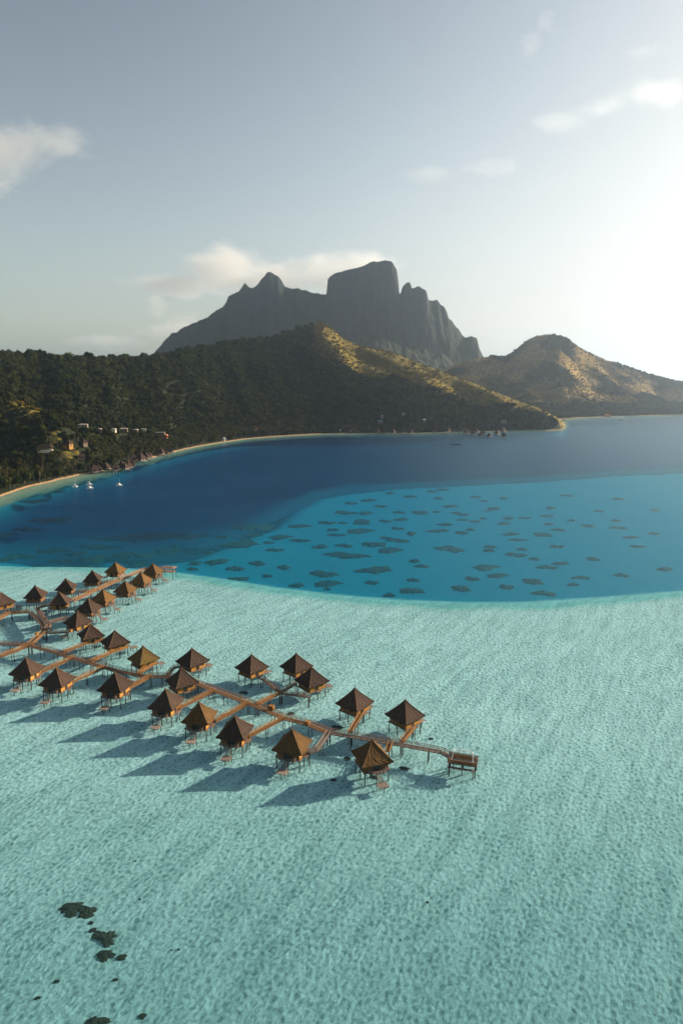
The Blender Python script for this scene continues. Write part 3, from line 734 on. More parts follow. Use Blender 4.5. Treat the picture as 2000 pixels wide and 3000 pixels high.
walkway('footbridge', [Z1(690, 340), Z1(800, 335)], 'short footbridge from a dark hut to the distant jetty', 1.5, mat='wood_grey')
walkway('footbridge', [Z1(890, 262), Z1(985, 258)], 'short footbridge from the hut left of the farthest golden roof', 1.5, mat='wood_grey')
G = 'short footbridges leading to single huts'
def branch(p0, p1, label, mat='wood', mid=None, w=1.3):
    pts = [p0] + ([mid] if mid else []) + [p1]; walkway('footbridge', pts, label, w, mat='wood_grey' if mat == 'wood_sun_gold' else mat, ramat='wood_sun_gold' if mat in ('wood_sun_gold', 'wood') else None, group=G)
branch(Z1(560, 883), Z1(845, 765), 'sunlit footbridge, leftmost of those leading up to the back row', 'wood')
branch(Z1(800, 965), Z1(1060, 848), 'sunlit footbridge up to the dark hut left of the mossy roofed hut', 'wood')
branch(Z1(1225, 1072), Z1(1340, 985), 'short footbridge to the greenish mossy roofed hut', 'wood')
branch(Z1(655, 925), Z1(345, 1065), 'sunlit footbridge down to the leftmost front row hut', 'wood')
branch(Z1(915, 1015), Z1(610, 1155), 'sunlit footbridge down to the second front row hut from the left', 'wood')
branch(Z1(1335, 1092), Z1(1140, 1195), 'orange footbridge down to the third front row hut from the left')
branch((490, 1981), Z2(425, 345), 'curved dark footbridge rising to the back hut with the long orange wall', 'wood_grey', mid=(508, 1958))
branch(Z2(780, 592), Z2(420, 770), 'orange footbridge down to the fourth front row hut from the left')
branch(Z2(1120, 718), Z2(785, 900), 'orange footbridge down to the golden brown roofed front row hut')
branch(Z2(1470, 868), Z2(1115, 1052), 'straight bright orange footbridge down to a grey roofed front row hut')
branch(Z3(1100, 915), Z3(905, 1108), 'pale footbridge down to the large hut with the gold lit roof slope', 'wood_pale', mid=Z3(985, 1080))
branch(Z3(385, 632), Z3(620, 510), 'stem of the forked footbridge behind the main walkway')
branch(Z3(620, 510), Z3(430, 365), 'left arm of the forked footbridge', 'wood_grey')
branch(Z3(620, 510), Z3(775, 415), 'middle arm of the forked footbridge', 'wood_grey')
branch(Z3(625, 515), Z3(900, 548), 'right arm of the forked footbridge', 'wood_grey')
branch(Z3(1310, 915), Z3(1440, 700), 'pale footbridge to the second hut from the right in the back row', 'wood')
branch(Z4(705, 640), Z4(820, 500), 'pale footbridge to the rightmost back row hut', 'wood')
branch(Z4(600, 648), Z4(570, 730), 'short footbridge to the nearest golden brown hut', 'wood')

# end platform with its white frame
c0 = at(*Z4(1165, 790), 2.6); c1 = at(*Z4(1430, 830), 2.6)
ang = math.atan2(c1[1] - c0[1], c1[0] - c0[0]); cx, cy = at(*Z4(1290, 815), 2.6)
pf = empty('boat_dock', (cx, cy, 0), ang)
Lx, Ly = 8.4, 4.4
b = MB()
for q in range(24): b.box((-Lx / 2 + Lx * (q + .5) / 24, 0, 2.6), (Lx / 24 - .04, Ly, .12))
for yy in (-1.9, 0, 1.9): b.box((0, yy, 2.42), (Lx, .2, .22))
b.build('deck', M['wood_grey'], pf)
for sg in (-1, 1):
    b = MB()
    for q in range(8): b.box((-Lx / 2 + .1 + (Lx - .2) * q / 7, sg * (Ly / 2 - .08), 3.15), (.13, .13, 1.0))
    for zz in (2.85, 3.15, 3.45): b.box((0, sg * (Ly / 2 - .17), zz), (Lx - .1, .05, .22))
    b.box((0, sg * (Ly / 2 - .08), 3.70), (Lx, .2, .08)); b.build('railing', M['wood'], pf)
b = MB()
for yy in (-1.9, -.6, .6, 1.9): b.box((Lx / 2 - .1, yy, 3.15), (.13, .13, 1.0))
for zz in (2.85, 3.15, 3.45): b.box((Lx / 2 - .19, 0, zz), (.05, Ly - .5, .22))
b.build('railing', M['wood_sun_gold'], pf)
b = MB()
for sy in (-1, 1):
    b.box((0.1, sy * 1.35, 2.84), (Lx - 2.4, .45, .10)); b.box((.1, sy * 1.62, 3.1), (Lx - 2.4, .08, .5))
b.build('bench', M['wood_sun_gold'], pf)
for x in (-3.7, 0, 3.7):
    for y in (-1.8, 1.8):
        b = MB(); b.tube((x, y, -1.15), (x, y, 2.3), .18, .16, 7); b.build('stilt', M['stilt'], pf)
b = MB()
b.box((-.2, -Ly / 2 - .7, 1.75), (7.6, 1.0, .1)); b.box((-3.4, -Ly / 2 - .7, 1.6), (.14, 1.3, .2)); b.box((3.2, -Ly / 2 - .7, 1.6), (.14, 1.3, .2))
for x in (-3.4, 3.2):
    b.tube((x, -Ly / 2 - .9, -1.15), (x, -Ly / 2 - .9, 1.7), .15, .13, 6)
b.build('landing_ledge', M['wood_grey'], pf)
b = MB()
tl, tr_ = (-2.7, .6, 5.6), (2.7, .6, 5.6)
b.tube(tl, tr_, .11); b.tube((-2.7, -.3, 5.55), (2.7, -.3, 5.55), .06); b.tube(tl, (-2.7, -.3, 5.55), .06); b.tube(tr_, (2.7, -.3, 5.55), .06)
b.tube(tl, (-3.3, 1.9, 2.66), .11); b.tube(tr_, (3.2, 1.9, 2.66), .11); b.tube((-2.7, -.3, 5.55), (-3.1, -1.9, 2.66), .06); b.tube((2.7, -.3, 5.55), (3.1, -1.9, 2.66), .07)
b.build('canopy_frame', M['white_metal'], pf)
tag(pf, 'open wooden boat dock with a bare white metal frame at the end of the jetty', 'dock')

# small flat shelter at the far jetty tip
sx, sy = at(*Z1(1492, 148), 3.6)
sh_ = empty('shelter', (sx, sy, 0), R(-10))
b = MB(); b.box((0, 0, 2.7), (7.5, 5, .14)); b.box((-1.8, 0, 2.5), (.2, 5, .25)); b.box((1.8, 0, 2.5), (.2, 5, .25)); b.build('deck', M['wood_grey'], sh_)
b = MB(); b.add([(-4.4, -3, 5.0), (4.4, -3, 5.0), (4.4, 3, 5.0), (-4.4, 3, 5.0), (-2.2, 0, 5.7), (2.2, 0, 5.7)], [(0, 1, 5, 4), (1, 2, 5), (2, 3, 4, 5), (3, 0, 4), (3, 2, 1, 0)]); b.build('roof', M['wood_grey'], sh_)
for x in (-3.4, 3.4):
    for y in (-2.2, 2.2):
        b = MB(); b.tube((x, y, -1.15), (x, y, 5.0), .15, .13, 6); b.build('post', M['stilt'], sh_)
tag(sh_, 'small open shelter with a low flat roof at the distant jetty tip', 'shelter')

# boxes standing on the walkways
def crate(px, py, label, s_=1.0):
    x, y = at(px, py, DZ + .5)
    b = MB(); b.box((0, 0, .55), (1.3, 1.0, 1.1)); b.box((0, 0, 1.15), (1.5, 1.2, .10))
    for q in (-.4, .4): b.box((q, -.53, .55), (.08, .06, 1.0))
    o = b.build('wooden_box', M['wood_sun_gold']); o.location = (x, y, DZ + .04); o.rotation_euler = (0, 0, R(-22)); o.scale = (s_,) * 3
    tag(o, label, 'box', 'wooden boxes on the walkways')
crate(*Z3(530, 665), 'orange wooden box standing on the middle of the main walkway', 1.25)
crate(*Z1(625, 690), 'orange wooden box at the end of a short shaded footbridge', 1.1)
crate(*Z1(328, 722), 'reddish wooden box on the sunlit walkway left of the twin footbridges', 1.1)
crate(*Z3(888, 815), 'low orange wooden box on the right part of the main walkway', 1.0)

# ------------------------------------------------------------------ far buildings
def hip(b, w, d, z0, z1, ov=.8, rl=None, mi=1):
    rl = max(w - d, w * .1) / 2 if rl is None else rl
    x, y = w / 2 + ov, d / 2 + ov; b.mi = mi
    b.add([(-x, -y, z0), (x, -y, z0), (x, y, z0), (-x, y, z0), (-rl, 0, z1), (rl, 0, z1)], [(0, 1, 5, 4), (1, 2, 5), (2, 3, 4, 5), (3, 0, 4), (3, 2, 1, 0)]); b.mi = 0
def house(px, py, w, d, h, wall, roof, label, rot=0.0, rh=None, cat='house', name='house', group=None, pos=None, base=None, y0=500):
    x, y, z = pos or on_land(px, py, y0)
    z = base if base is not None else z
    root = empty(name, (x, y, z), rot); rh = rh or h * .7
    b = MB(); b.box((0, 0, h / 2 - 1.5), (w, d, h + 3)); wl = b.build('wall', M[wall], root)
    b = MB(); hip(b, w, d, h, h + rh, .9, mi=0); b.build('roof', M[roof], root)
    nw = max(2, int(w / 4))
    for q in range(nw):
        b = MB(); xx = -w / 2 + w * (q + .5) / nw
        if q == nw // 2: b.box((xx, -d / 2 - .05, h * .42), (1.3, .14, h * .8)); b.build('door', M['dark'], wl)
        else: b.box((xx, -d / 2 - .05, h * .55), (w / nw * .5, .14, h * .42)); b.build('window', M['dark'], wl)
    for sg in (-1, 1):
        b = MB(); b.box((sg * (w / 2 + .05), 0, h * .55), (.14, d * .35, h * .42)); b.build('window', M['dark'], wl)
    tag(root, label, cat, group); return root
ZL = lambda x, y: (x * .3189, 1200 + y * .3189)
ZM = lambda x, y: (900 + x * .3827, 1200 + y * .3827)
# long open pavilion among the palms
x, y, z = on_land(*ZL(420, 395))
pv = empty('pavilion', (x, y, z + 3), R(8)); pv.scale = (.72, .72, .72)
b = MB(); hip(b, 24, 12, 4.6, 10.5, 1.5, mi=0); b.build('roof', M['thatch_grey'], pv)
b = MB(); b.box((0, 0, -2.4), (25, 13, 5)); b.build('plinth', M['cream'], pv)
b = MB(); b.box((0, 1, 2.4), (21, 8, 4.4)); b.build('wall', M['dark'], pv)
for q in range(8):
    b = MB(); b.box((-11.5 + 23 * q / 7, -5.6, 2.35), (.6, .6, 4.6)); b.build('column', M['cream'], pv)
tag(pv, 'long grey roofed pavilion with pale columns on the left slope', 'pavilion')
def roomy(p, w, d, h, *a, lift=4.0, **kw):
    x, y, z = on_land(*p); return house(0, 0, w * .68, d * .7, h * .8, *a, pos=(x, y, z + lift * .75), **kw)
roomy(ZL(630, 372), 15, 10, 5, 'bamboo', 'thatch_grey', 'thatched house with a yellow lit wall beside the long pavilion', R(-20), 6)
roomy(ZL(770, 348), 14, 9, 3.5, 'wood_grey', 'thatch_grey', 'low grey thatched house right of the yellow walled house', R(-35), 5)
roomy(ZL(770, 192), 20, 9, 4, 'cream', 'pale_roof', 'white roofed house highest on the left slope', R(10), 1.6, lift=7)
wh = 'small white roofed houses in a line behind the palms'
for i, (q, w) in enumerate(((915, 8), (1040, 14), (1140, 12), (1240, 18), (1320, 12))):
    roomy(ZL(q, 216 + (i % 2) * 5), w * (1.3, 1, 1.5, .9, 1.2)[i], (7, 9, 6, 8, 7)[i], 3.2, ('wood_grey', 'cream', 'wood_grey', 'wood_grey', 'cream')[i], 'pale_roof', ['tiny white roofed house, leftmost of the line behind the palms', 'white roofed house, second in the line behind the palms', 'white roofed house, third in the line behind the palms', 'broad white roofed house in the line behind the palms', 'white roofed house at the right end of the line behind the palms'][i], R(random.uniform(-10, 10)), 1.5, group=wh, lift=5)
roomy(ZL(1440, 246), 44, 6, 2.0, 'wood_grey', 'pale_roof', 'very long low white building behind the palms', R(-4), .8, lift=7)
roomy(ZL(1520, 280), 13, 9, 4, 'roof_red', 'roof_red', 'orange house right of the long white building', R(-10), 3, lift=6)
roomy(ZL(40, 680), 17, 11, 4, 'cream', 'white', 'white roofed building at the left edge near the beach', R(15), 1.5, lift=2)
roomy(ZL(750, 475), 11, 9, 3, 'wood_grey', 'thatch_grey', 'small brown thatched house hidden among palms above the beach', R(20), 5, lift=4)
roomy(ZL(1495, 362), 7, 5, 3, 'white', 'white', 'small white beach house left of two white houses by the water', R(-10), 1.5, lift=2)
roomy(ZL(1548, 342), 8, 5, 3, 'white', 'wood_pale', 'small pale beach house by the end of the left palms', R(-10), 1.5, lift=2)
roomy((750, 1270), 16, 10, 5, 'roof_red', 'roof_red', 'house with a large pinkish red roof behind the narrow beach', R(0), 7, lift=2)
roomy((656, 1291), 7, 5, 4, 'white', 'white', 'tiny white house standing on the narrow beach', R(0), 1.5, lift=1)
# restaurant pavilion
x, y, z = on_land(*ZM(318, 160)); 
rp = empty('beach_restaurant', (x, y, 1.5), 0)
b = MB(); hip(b, 30, 16, 6.5, 17, 2, rl=6, mi=0); b.build('roof', M['thatch_grey'], rp)
b = MB(); hip(b, 46, 22, 3.6, 7.5, 1, rl=17, mi=0); b.build('lower_roof', M['white'], rp)
b = MB(); b.box((0, 0, 1.6), (44, 20, 3.8)); b.build('wall', M['cream'], rp)
b = MB(); b.box((4, -17, -.3), (52, 12, .8)); b.build('terrace', M['wood_pale'], rp)
tag(rp, 'large beach restaurant with a tall grey roof above pale lower roofs', 'restaurant')
for i, (q, lab) in enumerate(((ZM(560, 112), 'long blue roofed building left of the small wood of palms'), (ZM(572, 76), 'small blue roof high among dark trees, left one'), (ZM(735, 56), 'small blue roof high among dark trees, right one'), (ZM(1500, 112), 'blue roofed building behind the rightmost far huts'))):
    roomy(q, 18 if i in (0, 3) else 11, 8, 3, 'wood_grey', 'roof_blue', lab, 0, 2.5, lift=5)
roomy(ZM(895, 107), 11, 7, 3, 'wood_grey', 'white', 'bright white roofed building between the two clusters of far huts', 0, 2, lift=8)

# far huts over water: too small to show parts
def far_hut_mesh():
    b = MB(); b.box((0, 0, 4.2), (7, 7, 3.0)); b.box((0, 0, 2.5), (9.5, 9.5, .35)); b.box((0, -6.6, 2.0), (5, 4, .3))
    hip(b, 8.6, 8.6, 5.4, 12.4, 1.2, rl=.1, mi=1); b.mi = 2
    for x in (-4, 0, 4):
        for y in (-4, 4): b.tube((x, y, -6), (x, y, 2.4), .3, .25, 5)
    b.mi = 3; b.box((0, -3.6, 4.1), (3, .3, 2.2)); b.box((3.6, 0, 4.1), (.3, 2.4, 1.6))
    return b.mesh('far_hut', [M['wood_pale'], M['thatch_grey'], M['stilt'], M['dark']])
fh = far_hut_mesh()
lists = [('cluster of grey huts over the water by the left beach', 'small grey thatched hut over the water beside the left beach', [ZL(870, 565), ZL(975, 568), ZL(1060, 572), ZL(1150, 562), ZL(1180, 545), ZL(1215, 535), ZL(1125, 548), ZL(905, 548)]),
 ('small huts along the shore right of the left beach', 'tiny thatched hut at the water edge between beach and pier', [ZL(1230, 480), ZL(1300, 485), ZL(1345, 470), ZL(1375, 450), ZL(1480, 385), ZL(1560, 372)]),
 ('far huts in the middle of the opposite shore', 'tiny far hut over the water right of the beach restaurant', [ZM(535, 178), ZM(600, 182), ZM(655, 188), ZM(740, 186), ZM(770, 172), ZM(840, 188), ZM(790, 162)]),
 ('far huts at the right end of the opposite shore', 'tiny far hut in the right hand cluster over the water', [ZM(972, 158), ZM(1075, 172), ZM(1110, 182), ZM(1140, 180), ZM(1190, 180), ZM(1215, 192), ZM(1262, 200), ZM(1325, 210), ZM(1345, 196), ZM(1390, 214), ZM(1450, 200), ZM(1500, 218), ZM(1290, 184), ZM(1495, 178)])]
for gr, lab, l_ in lists:
    for q in l_:
        x, y = at(*q); a_ = x / y; y = min(y, float(np.interp(a_, sa, sY)) - 12); x = a_ * y
        o = link('far_hut', fh); o.location = (x, y, 0); o.rotation_euler = (0, 0, random.uniform(0, 1.5)); o.scale = (random.uniform(.85, 1.1),) * 3
        tag(o, lab, 'hut', gr)
# narrow pier
x, y = at(*ZL(1470, 425)); b = MB(); b.box((0, 0, 1.2), (30, 2.6, .3))
for q in range(8):
    for sg in (-1, 1): b.tube((-14 + 4 * q, sg, -5), (-14 + 4 * q, sg, 1.1), .2, .2, 5)
o = b.build('pier', M['wood_pale']); o.location = (x, y, 0); tag(o, 'short pale pier sticking out from the left shore', 'pier')
x, y = at(1755, 1229); b = MB(); b.box((0, 0, 1.4), (70, 1.6, .3))
for q in range(12): b.tube((-33 + 6 * q, 0, -5), (-33 + 6 * q, 0, 1.3), .2, .2, 5)
o = b.build('pier', M['wood_pale']); o.location = (x, y, 0); tag(o, 'long thin pale pier near the anchored white motor yacht', 'pier')
x, y = at(1778, 1221); house(0, 0, 16, 9, 4, 'roof_red', 'roof_red', 'small red roofed boathouse at the far right shore', pos=(x, y + 4, 1.5), rh=3)

# boats
def boat(px, py, L, kind, label, rot, group=None):
    x, y = at(px, py); root = empty({'sail': 'catamaran', 'yacht': 'motor_yacht', 'dark': 'rowing_boat'}[kind], (x, y, 0), rot)
    def hull(w, off, m_, h0=-.5, h1=1.3):
        b = MB(); n_ = 9; vs = []
        for q in range(n_):
            t = q / (n_ - 1); xx = (t - .5) * L; ww = w / 2 * (1 - max(0, (t - .55) / .45) ** 2.2) * (.8 + .2 * min(1, t * 4))
            vs += [(xx, off - ww, h1 + .3 * t), (xx, off - ww * .7, h0), (xx, off + ww * .7, h0), (xx, off + ww, h1 + .3 * t)]
        fs = []
        for q in range(n_ - 1):
            for e in range(3): fs.append((4 * q + e, 4 * q + e + 1, 4 * q + e + 5, 4 * q + e + 4))
            fs.append((4 * q + 3, 4 * q, 4 * q + 4, 4 * q + 7))
        fs.append((3, 2, 1, 0)); b.add(vs, fs); b.build('hull', m_, root)
    if kind == 'sail':
        hull(1.2, -1.5, M['white'], -.4, 1.0); hull(1.2, 1.5, M['white'], -.4, 1.0)
        b = MB(); b.box((-.5, 0, 1.1), (L * .6, 3.6, .4)); b.box((-.3, 0, 1.8), (L * .36, 2.8, 1.1)); b.build('cabin', M['white'], root)
        b = MB(); b.box((-.3, 0, 1.85), (L * .37, 2.9, .4)); b.build('window', M['dark'], root)
        b = MB(); b.tube((.6, 0, 1.7), (.6, 0, 8.5), .08, .05, 6); b.tube((.6, 0, 3.6), (-L * .4, 0, 3.8), .12, .10, 6); b.build('mast', M['white_metal'], root)
    elif kind == 'yacht':
        hull(L * .22, 0, M['white'], -.8, 2.6)
        b = MB(); b.box((-L * .08, 0, 3.6), (L * .55, L * .17, 2.0)); b.box((-L * .10, 0, 5.5), (L * .34, L * .14, 1.8)); b.box((-L * .12, 0, 7.0), (L * .12, L * .1, 1.2)); b.build('cabin', M['white'], root)
        b = MB(); b.box((-L * .08, 0, 3.7), (L * .56, L * .174, .7)); b.box((-L * .10, 0, 5.6), (L * .35, L * .144, .7)); b.build('window', M['dark'], root)
        b = MB(); b.tube((-L * .12, 0, 7.5), (-L * .12, 0, 11), .2, .1, 6); b.build('mast', M['white_metal'], root)
    else:
        hull(4, 0, M['navy'], -.5, 1.1); b = MB(); b.box((-1, 0, 1.6), (L * .4, 3, .3))
        for xx in (-4, 2): b.box((xx, -1.3, 1.35), (.2, .2, .9)); b.box((xx, 1.3, 1.35), (.2, .2, .9))
        b.build('seat', M['navy'], root)
    tag(root, label, 'boat', group)
G2 = 'white boats anchored off the left beach'
boat(*ZL(692, 712), 5.5, 'sail', 'leftmost small white boat anchored off the left beach', .3, G2)
boat(*ZL(822, 692), 6.5, 'sail', 'upper one of the close pair of white boats', .1, G2)
boat(*ZL(828, 726), 6.5, 'sail', 'lower one of the close pair of white boats', -.2, G2)
boat(*ZL(1097, 700), 6.5, 'sail', 'white boat with a tall mast, rightmost off the left beach', -.25, G2)
boat(*ZM(1133, 269), 20, 'dark', 'small dark boat alone on the water below the far huts', 0)
boat(1823, 1232, 32, 'yacht', 'white motor yacht anchored before the far right shore', 0)

# ------------------------------------------------------------------ trees
def crown_mesh(name, seed, mat, lobes=8, leaves=46, flat=.8):
    r_ = random.Random(seed); b = MB()
    cs = []
    for q in range(lobes):
        a_ = r_.uniform(0, 6.28); rr = r_.uniform(.15, .62) if q else 0
        cs.append((math.cos(a_) * rr, math.sin(a_) * rr, r_.uniform(.45, 1.0) * flat if q else .8, r_.uniform(.30, .48)))
    for (x, y, z, r0) in cs:
        # inner lobe
        n_ = 7; vs = []; fs = []
        for i in range(4):
            th = math.pi * (i + .5) / 4
            for j in range(n_):
                ph = 2 * math.pi * j / n_; rr = r0 * r_.uniform(.72, .95)
                vs.append((x + math.sin(th) * math.cos(ph) * rr, y + math.sin(th) * math.sin(ph) * rr, z + math.cos(th) * rr * .8))
        for i in range(3):
            for j in range(n_): fs.append((i * n_ + j, i * n_ + (j + 1) % n_, (i + 1) * n_ + (j + 1) % n_, (i + 1) * n_ + j))
        fs.append(tuple(range(n_))); fs.append(tuple(range(4 * n_ - 1, 3 * n_ - 1, -1)))
        b.add(vs, fs)
        for q in range(leaves):
            v = Vector((r_.gauss(0, 1), r_.gauss(0, 1), r_.gauss(.25, 1))).normalized(); c = Vector((x, y, z)) + Vector((v.x, v.y, v.z * .85)) * r0 * r_.uniform(.85, 1.2)
            if c.z < .2: continue
            nrm = (v + Vector((r_.gauss(0, .5), r_.gauss(0, .5), r_.gauss(0, .5)))).normalized(); t1 = nrm.orthogonal().normalized(); t2 = nrm.cross(t1)
            t1, t2 = t1 * r_.uniform(.06, .12), t2 * r_.uniform(.05, .10)
            b.add([c - t1 - t2, c + t1 - t2 * .6, c + t1 * .7 + t2, c - t1 * .8 + t2 * .8], [(0, 1, 2, 3)])
    return b.mesh(name, mat)
def trunk_mesh(name, hh, r0):
    b = MB(); b.tube((0, 0, -.6), (0.04, 0, hh * .5), r0, r0 * .75, 6); b.tube((.04, 0, hh * .5), (0, .03, hh), r0 * .75, r0 * .5, 6)
    for q in range(3):
        a_ = q * 2.1; b.tube((0, 0, hh * .6), (math.cos(a_) * .4, math.sin(a_) * .4, hh * 1.15), r0 * .4, r0 * .2, 5)
    return b.mesh(name, M['bark'])
def palm_crown(name, seed, hh, lean):
    r_ = random.Random(seed); b = MB()
    for q in range(17):
        a_ = 2 * math.pi * q / 17 + r_.uniform(-.15, .15); el = r_.uniform(-.1, .95); L_ = r_.uniform(3.4, 4.4); pr = None
        for j in range(7):
            t = j / 6; rr = L_ * t * math.cos(el * .6); z = hh + L_ * (math.sin(el) * t - (.95) * t * t * (1 - el * .25))
            c = Vector((lean + math.cos(a_) * rr, math.sin(a_) * rr, z)); w_ = (.62 * math.sin(math.pi * min(1, .12 + t * .86))) ; sd = Vector((-math.sin(a_), math.cos(a_), 0)) * w_
            cur = (c - sd - Vector((0, 0, w_ * .5)), c, c + sd - Vector((0, 0, w_ * .5)))
            if pr: b.add([*pr, *cur], [(0, 1, 4, 3), (1, 2, 5, 4)])
            pr = cur
    return b.mesh(name, M['palm'])
def palm_trunk(name, hh, lean):
    b = MB(); pr = (0, 0, -.6); r0 = .26
    for j in range(1, 6):
        t = j / 5; c = (lean * t ** 1.8, 0, hh * t); b.tube(pr, c, r0 * (1.05 - .4 * (t - .2)), r0 * (1.05 - .4 * t), 6); pr = c
    return b.mesh(name, M['bark'])
crowns = [crown_mesh('crown', s_, M['leaf'], 8 + s_ % 3, 46, .75 + .12 * (s_ % 3)) for s_ in range(6)]
trunks = trunk_mesh('trunk', .5, .05)
palms = []
for s_ in range(4):
    hh = 8.5 + 1.3 * s_; le = (-1.4, .9, 2.0, -.5)[s_]; palms.append((palm_crown('crown', s_ + 40, hh, le), palm_trunk('trunk', hh, le)))
scrubs = [crown_mesh('scrub', s_ + 70, M['scrub'], 5, 40, .6) for s_ in range(2)]

sp = 7.2
gx = np.arange(-760, 2000, sp); gy = np.arange(560, 3260, sp)
XX, YY = np.meshgrid(gx, gy)
XX = XX + rng.uniform(-.5, .5, XX.shape) * sp; YY = YY + rng.uniform(-.5, .5, YY.shape) * sp
XX = XX.ravel(); YY = YY.ravel()
z, g, isC, t, tc, u = terrain(XX, YY, True)
keep = (z > 1.5) & (np.abs(XX) < YY * .56 + 20) & (np.where(isC, tc < 1.04, t < 1.05)) & ~((~isC) & (XX / YY > a_end))
# hide what lies behind the first crest: skip second-hill trees that cannot be seen
vis = ~(isC & (YY < 2100) & (XX / YY < a_end))
keep &= vis
keep &= rng.uniform(0, 1, XX.shape) > np.clip(g * .75, 0, .58)
keep &= ~(isC & (rng.uniform(0, 1, XX.shape) < .12))
X, Y, Zt, Gt, Ct, Tt, TCt = XX[keep], YY[keep], z[keep], g[keep], isC[keep], t[keep], tc[keep]
# clear plots round houses
hb = [(o.matrix_world.translation if False else o.location) for o in C.objects if o.type == 'EMPTY' and o.name.split('.')[0] in ('house', 'pavilion', 'beach_restaurant')]
ok = np.ones(len(X), bool)
for q in hb:
    rr = 7 if q[1] < 1400 else 9
    ok &= ~(((X - q[0]) / rr) ** 2 + ((Y - q[1] + 5) / rr) ** 2 < 1)
X, Y, Zt, Gt, Ct, Tt, TCt = (v[ok] for v in (X, Y, Zt, Gt, Ct, Tt, TCt))
flat = np.where(Ct, TCt < .13, (Zt < 14) | (Tt < .2))
isp = flat & (rng.uniform(0, 1, len(X)) < .62)
size = np.where(isp, rng.uniform(.75, 1.15, len(X)), rng.uniform(3.8, 7.0, len(X)) * (1 - .45 * np.clip(Gt, 0, 1)))
size = np.where(~isp & (rng.uniform(0, 1, len(X)) < .22), size * 1.5, size)
size = np.where(~isp & ~Ct & (Tt > .93) & (X < 0), size * 1.25, size); rotz = rng.uniform(0, 6.28, len(X))
order = np.argsort(np.hypot(X, Y)); inview = np.abs(X[order]) < .49 * Y[order]
near = order[inview][:300]; rest = np.setdiff1d(order, near)
for i in near:
    i = int(i)
    if isp[i]:
        cm, tm = palms[i % 4]; o = empty('palm_tree', (X[i], Y[i], Zt[i]), rotz[i]); nm = 'coconut palm among the palms above the left beach'; gr = 'coconut palms above the left beach'; cat = 'palm tree'
    else:
        cm, tm = crowns[i % 6], trunks; o = empty('broadleaf_tree', (X[i], Y[i], Zt[i]), rotz[i]); nm = 'dark green broadleaf tree in the nearest wood above the left beach'; gr = 'broadleaf trees above the left beach'; cat = 'tree'
    s_ = float(size[i]); o.scale = (s_, s_, s_ * (1 if isp[i] else 1.15))
    link('crown', cm, o); link('trunk', tm, o); tag(o, nm, cat, gr)

def scatter(name, objs, idx, scz, label):
    col = bpy.data.collections.new(name + '_kinds')
    for q, me in enumerate(objs):
        ob = bpy.data.objects.new('%s_kind' % name, me); col.objects.link(ob)
    me = bpy.data.meshes.new(name); n_ = len(idx)
    me.vertices.add(n_); me.vertices.foreach_set('co', np.stack([X[idx], Y[idx], Zt[idx]], -1).astype(np.float32).ravel())
    a1 = me.attributes.new('rz', 'FLOAT', 'POINT'); a1.data.foreach_set('value', rotz[idx].astype(np.float32))
    a2 = me.attributes.new('sz', 'FLOAT', 'POINT'); a2.data.foreach_set('value', size[idx].astype(np.float32))
    a3 = me.attributes.new('kd', 'INT', 'POINT'); a3.data.foreach_set('value', rng.integers(0, len(objs), n_).astype(np.int32))
    o = link(name, me)
    ng = bpy.data.node_groups.new(name, 'GeometryNodeTree')
    ng.interface.new_socket('Geometry', in_out='INPUT', socket_type='NodeSocketGeometry'); ng.interface.new_socket('Geometry', in_out='OUTPUT', socket_type='NodeSocketGeometry')
    N = ng.nodes.new; gi, go = N('NodeGroupInput'), N('NodeGroupOutput')
    ci = N('GeometryNodeCollectionInfo'); ci.inputs['Collection'].default_value = col; ci.inputs['Separate Children'].default_value = True; ci.inputs['Reset Children'].default_value = True
    ip = N('GeometryNodeInstanceOnPoints'); ip.inputs['Pick Instance'].default_value = True
    def na(nm, ty):
        q = N('GeometryNodeInputNamedAttribute'); q.data_type = ty; q.inputs[0].default_value = nm; return q.outputs[0]
    cr = N('ShaderNodeCombineXYZ'); ng.links.new(na('rz', 'FLOAT'), cr.inputs[2])
    cs_ = N('ShaderNodeCombineXYZ'); sz = na('sz', 'FLOAT'); mm = N('ShaderNodeMath'); mm.operation = 'MULTIPLY'; mm.inputs[1].default_value = scz
    ng.links.new(sz, cs_.inputs[0]); ng.links.new(sz, cs_.inputs[1]); ng.links.new(sz, mm.inputs[0]); ng.links.new(mm.outputs[0], cs_.inputs[2])
    L_ = ng.links.new
    L_(gi.outputs[0], ip.inputs['Points']); L_(ci.outputs[0], ip.inputs['Instance']); L_(na('kd', 'INT'), ip.inputs['Instance Index']); L_(cr.outputs[0], ip.inputs['Rotation']); L_(cs_.outputs[0], ip.inputs['Scale']); L_(ip.outputs[0], go.inputs[0])
    md = o.modifiers.new('scatter', 'NODES'); md.node_group = ng
    tag(o, label, kind='stuff'); return o
rp_ = rest[isp[rest]]; rb = rest[~isp[rest]]
def palm_joined(c, t_):
    me = bpy.data.meshes.new('palm'); v1 = [v.co[:] for v in c.vertices]; v2 = [v.co[:] for v in t_.vertices]
    f1 = [tuple(p_.vertices) for p_ in c.polygons]; f2 = [tuple(q + len(v1) for q in p_.vertices) for p_ in t_.polygons]
    me.from_pydata(v1 + v2, [], f1 + f2); me.materials.append(M['palm']); me.materials.append(M['bark'])
    me.polygons.foreach_set('material_index', [0] * len(f1) + [1] * len(f2)); return me
gm = Gt[rb] > .33
scatter('palm_grove', [palm_joined(c, t_) for c, t_ in palms], rp_, 1.0, 'mass of coconut palms along the far shores')
scatter('forest', crowns, rb[~gm], 1.1, 'dense dark green forest covering the hills')
scatter('scrub', scrubs, rb[gm], .8, 'golden green scrub on the sunlit upper slopes')
print('trees', len(X), 'rest', len(rest))

